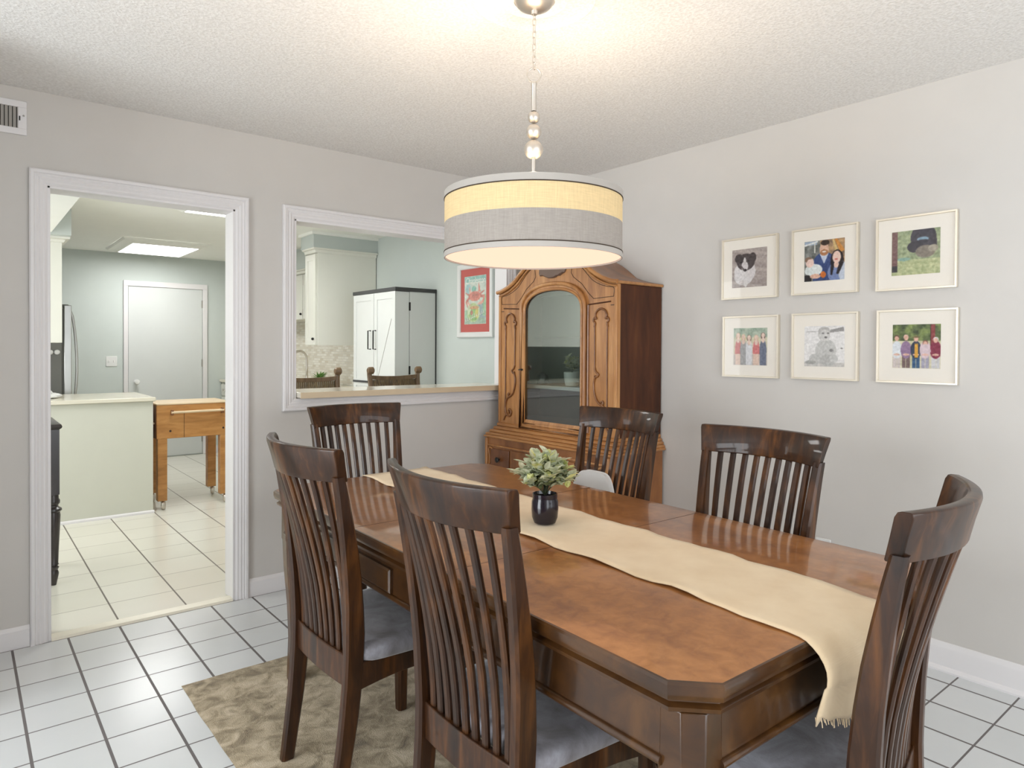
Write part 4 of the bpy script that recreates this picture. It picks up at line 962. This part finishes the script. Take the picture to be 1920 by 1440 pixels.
for x in (1.268, 1.747):
    for y in (6.037, 6.413):
        lg = put(MB().box((x - 0.035, y - 0.035, 0.074), (x + 0.035, y + 0.035, 0.577)), bc).make('leg', m_butcher, bc, 0.003)
        c_ = MB().lathe([(0.010, -0.014), (0.029, -0.013), (0.035, -0.006), (0.035, 0.006), (0.029, 0.013), (0.010, 0.014)], n=20).xf(Matrix.Translation((x + 0.012, y - 0.008, 0.0355)) @ Matrix.Rotation(radians(90), 4, 'Y') @ Matrix.Rotation(radians(25), 4, 'X'))
        c_.tube([(x, y, 0.076), (x, y, 0.062), (x + 0.012, y - 0.008, 0.034)], 0.007, 8)
        put(c_, bc).make('caster', m_steel, lg, smooth=40)

# dark console desk at the left of the doorway
dk = thing('console_desk', 'black-brown console desk with turned legs just inside the kitchen doorway', 'desk', (-0.1, 4.67, 0))
put(MB().loft([[(x0, y0, z), (x1, y0, z), (x1, y1, z), (x0, y1, z)] for x0, y0, x1, y1, z in ((-0.62, 4.462, 0.426, 4.91, 0.858), (-0.628, 4.452, 0.436, 4.92, 0.866), (-0.632, 4.448, 0.440, 4.924, 0.874), (-0.628, 4.452, 0.436, 4.92, 0.886), (-0.622, 4.458, 0.430, 4.914, 0.889))]), dk).make('desk_top', m_desk, dk, smooth=30)
kb('case', (-0.585, 4.505, 0.505), (0.385, 4.87, 0.858), m_desk, dk, 0.004)
for k in range(2): kb('drawer', (-0.54 + k * 0.46, 4.497, 0.54), (-0.10 + k * 0.46, 4.506, 0.82), m_desk, dk, 0.003)
for x in (-0.575, 0.402):
    for y in (4.49, 4.88):
        lp = MB().box((x - 0.026, y - 0.026, 0.50), (x + 0.026, y + 0.026, 0.858))
        lp.lathe([(0.0005, 0), (0.013, 0), (0.015, 0.01), (0.024, 0.055), (0.025, 0.066), (0.019, 0.084), (0.022, 0.088), (0.026, 0.097), (0.021, 0.102), (0.017, 0.108), (0.025, 0.112), (0.022, 0.120), (0.024, 0.18), (0.031, 0.33), (0.033, 0.385), (0.030, 0.402), (0.040, 0.412), (0.038, 0.422), (0.024, 0.432), (0.022, 0.440), (0.030, 0.452), (0.031, 0.465), (0.025, 0.478), (0.024, 0.50), (0.0005, 0.501)], (x, y, 0), 24)
        put(lp, dk).make('turned_leg', m_desk, dk, smooth=38)

# fridge
fg = thing('fridge', 'stainless fridge seen side-on behind the peninsula, grey side with white magnets', 'fridge', (0.38, 7.45, 0))
kb('body', (0.02, 7.0, 0.02), (0.690, 7.90, 1.655), m_fr_side, fg, 0.004)
kb('gasket', (0.690, 7.012, 0.05), (0.705, 7.89, 1.64), m_fr_gap, fg, 0)
kb('door', (0.705, 7.004, 0.62), (0.762, 7.448, 1.672), m_fr_door, fg, 0.006); kb('door', (0.705, 7.452, 0.62), (0.762, 7.896, 1.672), m_fr_door, fg, 0.006); kb('freezer_drawer', (0.705, 7.004, 0.06), (0.762, 7.896, 0.61), m_fr_door, fg, 0.006)
kb('hinge_cover', (0.62, 7.01, 1.655), (0.74, 7.09, 1.678), m_fr_gap, fg, 0.004)
kb('base_grille', (0.03, 7.01, 0.0), (0.68, 7.89, 0.03), m_black, fg, 0)
for y in (7.06, 7.84): put(MB().tube([(p.x, y, p.z) for p in spline([(0.760, 0, 0.66), (0.778, 0, 0.76), (0.800, 0, 0.98), (0.806, 0, 1.15), (0.798, 0, 1.35), (0.778, 0, 1.55), (0.760, 0, 1.62)], 5)], 0.011, 10), fg).make('door_handle', m_fr_door, fg)
for x, lab in ((0.606, 'white round magnet on the grey fridge side, the one nearer the doorway trim'), (0.655, 'white round magnet on the grey fridge side, the one nearer the fridge door')):
    tag(MB().lathe([(0.001, 0), (0.020, 0), (0.022, 0.006), (0.018, 0.014), (0.008, 0.017), (0.001, 0.017)], n=20).xf(Matrix.Translation((x, 6.9995, 1.265)) @ Matrix.Rotation(radians(90), 4, 'X')).make('fridge_magnet', m_white, smooth=40), lab, 'magnet', 'white magnets on the fridge side')

# hanging cabinet over the peninsula
uc = thing('hanging_cabinet', 'cream wall cabinet hanging over the peninsula at the doorway left edge', 'kitchen cabinet', (0.1, 6.36, 1.342))
kb('body', (-0.95, 6.13, 1.342), (0.606, 6.50, 2.105), m_kwhite, uc, 0.002)
put(MB().loft([[(-0.95, 6.13 - d, z), (0.606 + d, 6.13 - d, z), (0.606 + d, 6.52, z), (-0.95, 6.52, z)] for d, z in ((0.0, 2.095), (0.012, 2.10), (0.020, 2.118), (0.046, 2.124), (0.048, 2.139))]), uc).make('crown_moulding', m_kwhite, uc, smooth=20)

# right-hand run: base cabinets, worktop, dishwasher, wall cabinets
rb = thing('base_cabinet', 'white kitchen base cabinets along the far right wall behind the cart', 'kitchen cabinet', (2.87, 7.3, 0))
kb('body', (2.552, 5.83, 0.09), (3.19, 7.92, 0.882), m_kwhite, rb, 0.002); kb('body', (2.552, 8.54, 0.09), (3.19, 8.88, 0.882), m_kwhite, rb, 0.002)
kb('toe_kick', (2.62, 5.85, 0), (3.18, 8.87, 0.09), m_kwhite, rb, 0)
def front(name, y0, y1, z0, z1, kz=None):
    d = kb(name, (2.536, y0, z0), (2.552, y1, z1), m_kwhite, rb, 0.004)
    put(MB().lathe([(0.006, 0), (0.006, 0.012), (0.015, 0.018), (0.016, 0.026), (0.001, 0.030)], n=14).xf(Matrix.Translation((2.536, (y0 + y1) / 2, kz or (z0 + z1) / 2)) @ Matrix.Rotation(radians(-90), 4, 'Y')), rb).make('knob', m_steel, d, smooth=40)
front('drawer', 8.56, 8.86, 0.72, 0.86); front('drawer', 8.56, 8.86, 0.42, 0.70); front('drawer', 8.56, 8.86, 0.12, 0.40)
for k in range(4): front('door', 5.86 + k * 0.512, 6.352 + k * 0.512, 0.12, 0.86, 0.78)
tag(MB().box((2.520, 5.81, 0.884), (3.194, 8.885, 0.918)).make('sink_worktop', m_counter, None, 0.004), 'cream stone worktop along the right kitchen wall under the faucet', 'countertop')
dw = thing('dishwasher', 'black-fronted dishwasher between the white base cabinets', 'dishwasher', (2.87, 8.23, 0.09))
kb('body', (2.57, 7.93, 0.092), (3.18, 8.53, 0.88), m_fr_gap, dw, 0.002); kb('door', (2.528, 7.935, 0.11), (2.568, 8.525, 0.872), m_glassk, dw, 0.006); put(MB().tube([(2.505, 7.98, 0.80), (2.505, 8.48, 0.80)], 0.009, 8).tube([(2.53, 8.0, 0.80), (2.505, 8.0, 0.80)], 0.006, 8).tube([(2.53, 8.46, 0.80), (2.505, 8.46, 0.80)], 0.006, 8), dw).make('handle', m_fr_door, dw)
def wallcab(name, label, x0, y0, y1, z0, z1, nd, crown):
    t = thing(name, label, 'kitchen cabinet', ((x0 + 3.19) / 2, (y0 + y1) / 2, z0))
    kb('body', (x0 + 0.016, y0, z0), (3.192, y1, z1), m_kwhite, t, 0.002)
    w = (y1 - y0) / nd
    for k in range(nd):
        a, b = y0 + k * w + 0.006, y0 + (k + 1) * w - 0.006
        d = kb('door', (x0, a, z0 + 0.006), (x0 + 0.015, b, z1 - 0.05), m_kwhite, t, 0.003)
        fr = MB(); q = 0.055
        for p, r_ in (((a, z0 + 0.006), (a + q, z1 - 0.05)), ((b - q, z0 + 0.006), (b, z1 - 0.05)), ((a + q, z0 + 0.006), (b - q, z0 + 0.006 + q)), ((a + q, z1 - 0.05 - q), (b - q, z1 - 0.05))): fr.box((x0 - 0.006, p[0], p[1]), (x0 + 0.001, r_[0], r_[1]))
        put(fr, t).make('door_frame', m_kwhite, d)
        for z in ((z0 + 0.09, z1 - 0.14) if nd > 1 else ()): put(MB().tube([(x0 - 0.006, b + 0.002, z - 0.025), (x0 - 0.006, b + 0.002, z + 0.025)], 0.005, 8), t).make('hinge', m_steel, d)
        put(MB().ball((x0 - 0.018, a + 0.03, z0 + 0.06), 0.013, 14, 8), t).make('knob', m_black, d, smooth=None)
    put(MB().loft([[(x0 - d, y0 - d, z), (3.192, y0 - d, z), (3.192, y1, z), (x0 - d, y1, z)] for d, z in ((0.0, z1 - 0.04), (0.010, z1 - 0.035), (0.016, z1 - 0.012), (0.036, z1 - 0.006), (0.038, z1 + 0.006))]), t).make('crown_moulding', m_kwhite, t, smooth=20)
    return t
wallcab('wall_cabinet', 'deep cream wall cabinet with a plain end panel behind the white pantry', 2.575, 6.055, 6.30, 1.337, 2.236, 1, True)
wallcab('wall_cabinet', 'shallow cream wall cabinets with visible hinges at the pass-through left edge', 2.90, 6.305, 8.86, 1.62, 2.155, 6, True)
fc = thing('kitchen_faucet', 'curved nickel gooseneck faucet at the left edge of the pass-through', 'faucet', (3.02, 7.35, 0.918))
put(MB().lathe([(0.026, 0), (0.026, 0.02), (0.017, 0.03), (0.016, 0.10), (0.001, 0.10)], (3.02, 7.35, 0.918), 16), fc).make('base', m_steel, fc, smooth=40)
put(MB().tube(spline([(3.02, 7.35, 1.0), (3.02, 7.35, 1.17), (3.005, 7.35, 1.235), (2.955, 7.35, 1.275), (2.89, 7.35, 1.262), (2.855, 7.35, 1.20), (2.85, 7.35, 1.15)], 6), 0.013, 12), fc).make('spout', m_steel, fc)
put(MB().tube([(3.02, 7.35, 1.0), (3.0, 7.30, 1.03), (2.985, 7.25, 1.08)], 0.007, 8), fc).make('lever', m_steel, fc)
kp = thing('kitchen_plant', 'spiky green potted plant on the kitchen worktop beside the faucet', 'plant', (2.86, 6.62, 0.918))
MB().lathe([(0.035, 0), (0.048, 0.07), (0.050, 0.075), (0.044, 0.072), (0.001, 0.066)], n=20).make('pot', m_potw, kp, smooth=40)
lf = MB(); R = random.Random(2)
for k in range(46):
    a = R.uniform(0, 2 * pi); e = R.uniform(0.25, 1.5); leaf(lf, Vector((R.uniform(-.015, .015), R.uniform(-.015, .015), 0.066)), Vector((cos(a), sin(a), e)), R.uniform(0.075, 0.125), 0.008, 0.12)
lf.make('leaves', m_leafk, kp, smooth=60)

# white pantry with thick barn-style doors
pt = thing('pantry_cabinet', 'tall white barn-door pantry with charcoal top and black handles', 'pantry', (3.0, 5.35, 0))
kb('body', (2.936, 4.972, 0.02), (3.192, 5.73, 1.79), m_pant, pt, 0.002)
kb('top_slab', (2.792, 4.962, 1.79), (3.196, 5.742, 1.822), m_dark, pt, 0.002)
kb('back_strip', (3.188, 4.968, 0.02), (3.197, 4.985, 1.79), m_dark, pt, 0)
kb('ledge', (2.788, 4.985, 1.008), (2.802, 5.728, 1.026), m_dark, pt, 0.001)
for y0, y1, sg in ((4.972, 5.338, 1), (5.344, 5.73, -1)):
    d = kb('door', (2.802, y0, 0.06), (2.932, y1, 1.788), m_pant, pt, 0.003)
    fr = MB(); q = 0.055; x0 = 2.796
    for p, r_ in (((y0, 0.06), (y0 + q, 1.788)), ((y1 - q, 0.06), (y1, 1.788)), ((y0 + q, 0.06), (y1 - q, 0.13)), ((y0 + q, 1.73), (y1 - q, 1.788)), ((y0 + q, 0.98), (y1 - q, 1.04))): fr.box((x0, p[0], p[1]), (x0 + 0.007, r_[0], r_[1]))
    put(fr, pt).make('door_rails', m_pant, d)
    if sg == 1:
        for w in (0,): put(MB().tube([(2.801, 5.04, 1.56), (2.801, 5.285, 1.04)], 0.0022, 5), pt).make('diagonal_groove', m_louver, d)
    hy = y1 - 0.036 if sg == 1 else y0 + 0.052
    put(MB().tube([(2.796, hy, 1.465), (2.768, hy, 1.465), (2.768, hy, 1.305), (2.796, hy, 1.305)], 0.0055, 8), pt).make('handle', m_black, d, smooth=50)
    if sg == 1:
        for z in (1.665, 1.13, 0.4): put(MB().box((2.927, 4.966, z - 0.035), (2.941, 4.973, z + 0.035)), pt).make('hinge', m_black, d)

# two bar stools drawn up to the pass-through ledge
def stool(label, x):
    t = thing('bar_stool', label, 'bar stool', (x, 4.30, 0), 0, 'two bar stools at the pass-through')
    for s in (-1, 1):
        P = [(s * p.x, p.y, p.z) for p in spline([(0.195, 0.20, 0), (0.190, 0.19, 0.40), (0.190, 0.185, 0.74), (0.196, 0.21, 0.95), (0.203, 0.235, 1.10), (0.206, 0.235, 1.145)], 5)]
        MB().tube(P, 0.0185, 10).make('rear_post', m_stool, t)
        MB().lathe([(0.001, -0.024), (0.018, -0.024), (0.026, -0.016), (0.027, 0.016), (0.018, 0.024), (0.001, 0.024)], n=20).xf(Matrix.Translation((s * 0.202, 0.222, 1.150)) @ Matrix.Rotation(radians(90), 4, 'Y')).make('scroll_finial', m_stool, t, smooth=45)
        MB().tube([(s * 0.185, -0.17, 0), (s * 0.180, -0.165, 0.70)], [0.015, 0.020], 10).make('front_leg', m_stool, t)
    def rail(z, h, dip, nm):
        r = []
        for k in range(13):
            u = k / 12 * 2 - 1; y = interp([(0.74, 0.185), (0.95, 0.21), (1.10, 0.235)], z) + 0.012 * (1 - u * u); zz = z - dip * (1 - u * u)
            r.append([(u * 0.195, y - 0.010, zz), (u * 0.195, y + 0.010, zz), (u * 0.195, y + 0.010, zz + h), (u * 0.195, y - 0.010, zz + h)])
        MB().loft(r).make(nm, m_stool, t, 0.003)
    rail(1.085, 0.030, 0.010, 'top_rail'); rail(0.86, 0.03, 0.0, 'lower_rail')
    cp = MB()
    for k in range(26):
        x_ = -0.178 + 0.356 * k / 25; cp.tube([(x_, 0.203, 0.885), (x_ * 1.02, 0.238, 1.08)], 0.0062, 6)
    cp.make('cane_back', m_cane, t)
    MB().loft([[(-0.2 * k, -0.2 * k, z), (0.2 * k, -0.2 * k, z), (0.19 * k, 0.19 * k, z), (-0.19 * k, 0.19 * k, z)] for k, z in ((0.96, 0.69), (1.0, 0.70), (1.0, 0.735), (0.95, 0.745))]).make('seat', m_cane, t, 0.006)
    fr = MB()
    for s in (-1, 1): fr.tube([(s * 0.184, -0.168, 0.25), (s * 0.192, 0.193, 0.25)], 0.011, 8)
    fr.tube([(-0.184, -0.168, 0.20), (0.184, -0.168, 0.20)], 0.012, 8); fr.make('footrest', m_stool, t)
    return t
s0 = stool('brown bar stool with scroll post tops in front of the stone backsplash', 1.885)
s1 = copy_tree(s0); s1.location.x = 2.545; s1['label'] = 'brown bar stool with scroll post tops in front of the white pantry'

# crab poster on the kitchen wall
cp_ = thing('crab_poster', 'framed crab poster with coral red mat on the kitchen wall', 'picture', (KX - 0.001, 4.388, 1.70), radians(-90))
fw_, fh_ = 0.238, 0.295; f_ = MB(); sec_ = [(0, 0), (0, -0.022), (0.006, -0.026), (0.036, -0.022), (0.042, -0.016), (0.043, 0)]; P = [(-fw_, -fh_), (-fw_, fh_), (fw_, fh_), (fw_, -fh_)]; rings = []
for i in range(5):
    x, z = P[i % 4]; sx, sz = (1 if x < 0 else -1), (1 if z < 0 else -1); rings.append([(x + sx * u, w, z + sz * u) for u, w in sec_])
f_.loft(rings, True, False).make('frame', m_white, cp_, smooth=25)
MB().box((-0.198, -0.011, -0.255), (0.198, -0.003, 0.255)).make('mat_board', m_redmat, cp_)
CL = [(216, 110, 96), (196, 92, 82), (232, 150, 132)]
crab_sh = [('r', (0.62, 0.12, 1, 0.42), (126, 152, 160)), ('r', (0.86, 0.16, 1, 0.60), (138, 186, 140)), ('r', (0, 0.12, 0.3, 0.3), (150, 196, 160)), ('r', (0, 0, 1, 0.12), (140, 170, 150)), ('r', (0, 0.88, 1, 1), (120, 180, 172)), ('e', (0.45, 0.72, 0.10, 0.07), (104, 176, 160)), ('e', (0.18, 0.74, 0.13, 0.10), (142, 190, 196)),
           ('e', (0.42, 0.24, 0.30, 0.20), (176, 200, 130)), ('r', (0.14, 0.20, 0.70, 0.36), (206, 220, 180)), ('e', (0.44, 0.20, 0.20, 0.13), (120, 176, 90)), ('e', (0.58, 0.22, 0.08, 0.10), (206, 190, 84)), ('e', (0.34, 0.24, 0.06, 0.05), (176, 92, 80)),
           ('e', (0.46, 0.34, 0.22, 0.035), (196, 132, 84)), ('e', (0.48, 0.58, 0.28, 0.105), CL[0]), ('e', (0.50, 0.60, 0.16, 0.07), CL[1]), ('t', ((0.24, 0.56), (0.07, 0.46), 0.03, 0.03), CL[1]), ('t', ((0.07, 0.48), (0.16, 0.36), 0.03, 0.02), CL[0]), ('t', ((0.16, 0.46), (0.28, 0.38), 0.035, 0.01), CL[2]), ('t', ((0.74, 0.58), (0.93, 0.56), 0.03, 0.03), CL[1]), ('t', ((0.93, 0.57), (0.84, 0.44), 0.03, 0.03), CL[0]), ('t', ((0.84, 0.45), (0.62, 0.41), 0.04, 0.012), CL[2]),
           ('t', ((0.70, 0.66), (0.66, 0.84), 0.05, 0.015), CL[0]), ('t', ((0.28, 0.64), (0.22, 0.78), 0.04, 0.012), CL[2]), ('t', ((0.72, 0.62), (0.92, 0.68), 0.02, 0.012), CL[1]), ('t', ((0.24, 0.60), (0.05, 0.66), 0.02, 0.012), CL[1]), ('e', (0.42, 0.60, 0.03, 0.02), (150, 84, 76)), ('e', (0.56, 0.60, 0.03, 0.02), (150, 84, 76))]
crab = painter(lambda u, v: mixc((196, 206, 196), (214, 218, 208), nz2(u, v, 12)), [(t, p, mixc(c, (206, 208, 198), 0.38)) for t, p, c in crab_sh])
pr = painted('poster_print', 0.292, 0.384, crab, 58, 76, cp_, -0.0115, 5); pr.location.z = 0.002
def lettering(text, w, parent, loc, shear=0.25, rot=0.0):
    cu = bpy.data.curves.new('lettering', 'FONT'); cu.body = text; cu.size = 0.06; cu.shear = shear; cu.extrude = 0.0004; cu.align_x = 'CENTER'
    tmp = bpy.data.objects.new('tmp_text', cu); COL.objects.link(tmp); dg = bpy.context.evaluated_depsgraph_get(); dg.update()
    me = bpy.data.meshes.new_from_object(tmp.evaluated_get(dg)); bpy.data.objects.remove(tmp); bpy.data.curves.remove(cu)
    xs = [v.co.x for v in me.vertices]; k = w / (max(xs) - min(xs)); me.transform(Matrix.Rotation(radians(90), 4, 'X') @ Matrix.Rotation(rot, 4, 'Z') @ Matrix.Diagonal((k, k * 1.15, 1, 1)))
    me.materials.clear(); me.materials.append(m_letter); o = bpy.data.objects.new('lettering', me); COL.objects.link(o); o.parent = parent; o.location = loc; return o
lettering('Charleston', 0.262, cp_, (0.0, -0.0122, 0.135))
# loose brushed strokes of the unreadable lower line
bl_ = MB(); R = random.Random(8)
for k in range(11):
    x = -0.125 + k * 0.024; z = -0.168 + k * 0.0062; h = R.choice((0.022, 0.034, 0.026)); bl_.tube([(x, -0.0122, z), (x + 0.006 * R.uniform(-1, 1), -0.0122, z + h)], 0.0024, 5); bl_.tube([(x + 0.004, -0.0122, z + 0.002), (x + 0.014, -0.0122, z + h * R.uniform(0.3, 0.6))], 0.0018, 5)
bl_.make('brush_lettering', m_letter, cp_)

# kitchen ceiling lights
def klight(label, x0, x1, y0, y1):
    t = thing('ceiling_light', label, 'ceiling light', ((x0 + x1) / 2, (y0 + y1) / 2, KZ - 0.001), 0, 'flat panel lights on the kitchen ceiling')
    w, l = (x1 - x0) / 2, (y1 - y0) / 2
    def rr(a, b, z): return [(-a, -b, z), (a, -b, z), (a, b, z), (-a, b, z)]
    MB().loft([rr(w + 0.10, l + 0.10, 0), rr(w + 0.10, l + 0.10, -0.012), rr(w + 0.085, l + 0.085, -0.022), rr(w + 0.05, l + 0.05, -0.028), rr(w + 0.012, l + 0.012, -0.048), rr(w, l, -0.048), rr(w, l, -0.02)], True, False).make('housing', m_kceil, t, smooth=20)
    MB().box((-w, -l, -0.046), (w, l, -0.040)).make('diffuser_panel', m_kdiff, t, 0)
    return t
klight('lit flat ceiling light over the kitchen peninsula, the one farther from the doorway', 1.345, 1.955, 7.62, 8.44)
klight('lit flat ceiling light just under the doorway head, nearer the camera', 1.335, 1.945, 4.80, 5.60)
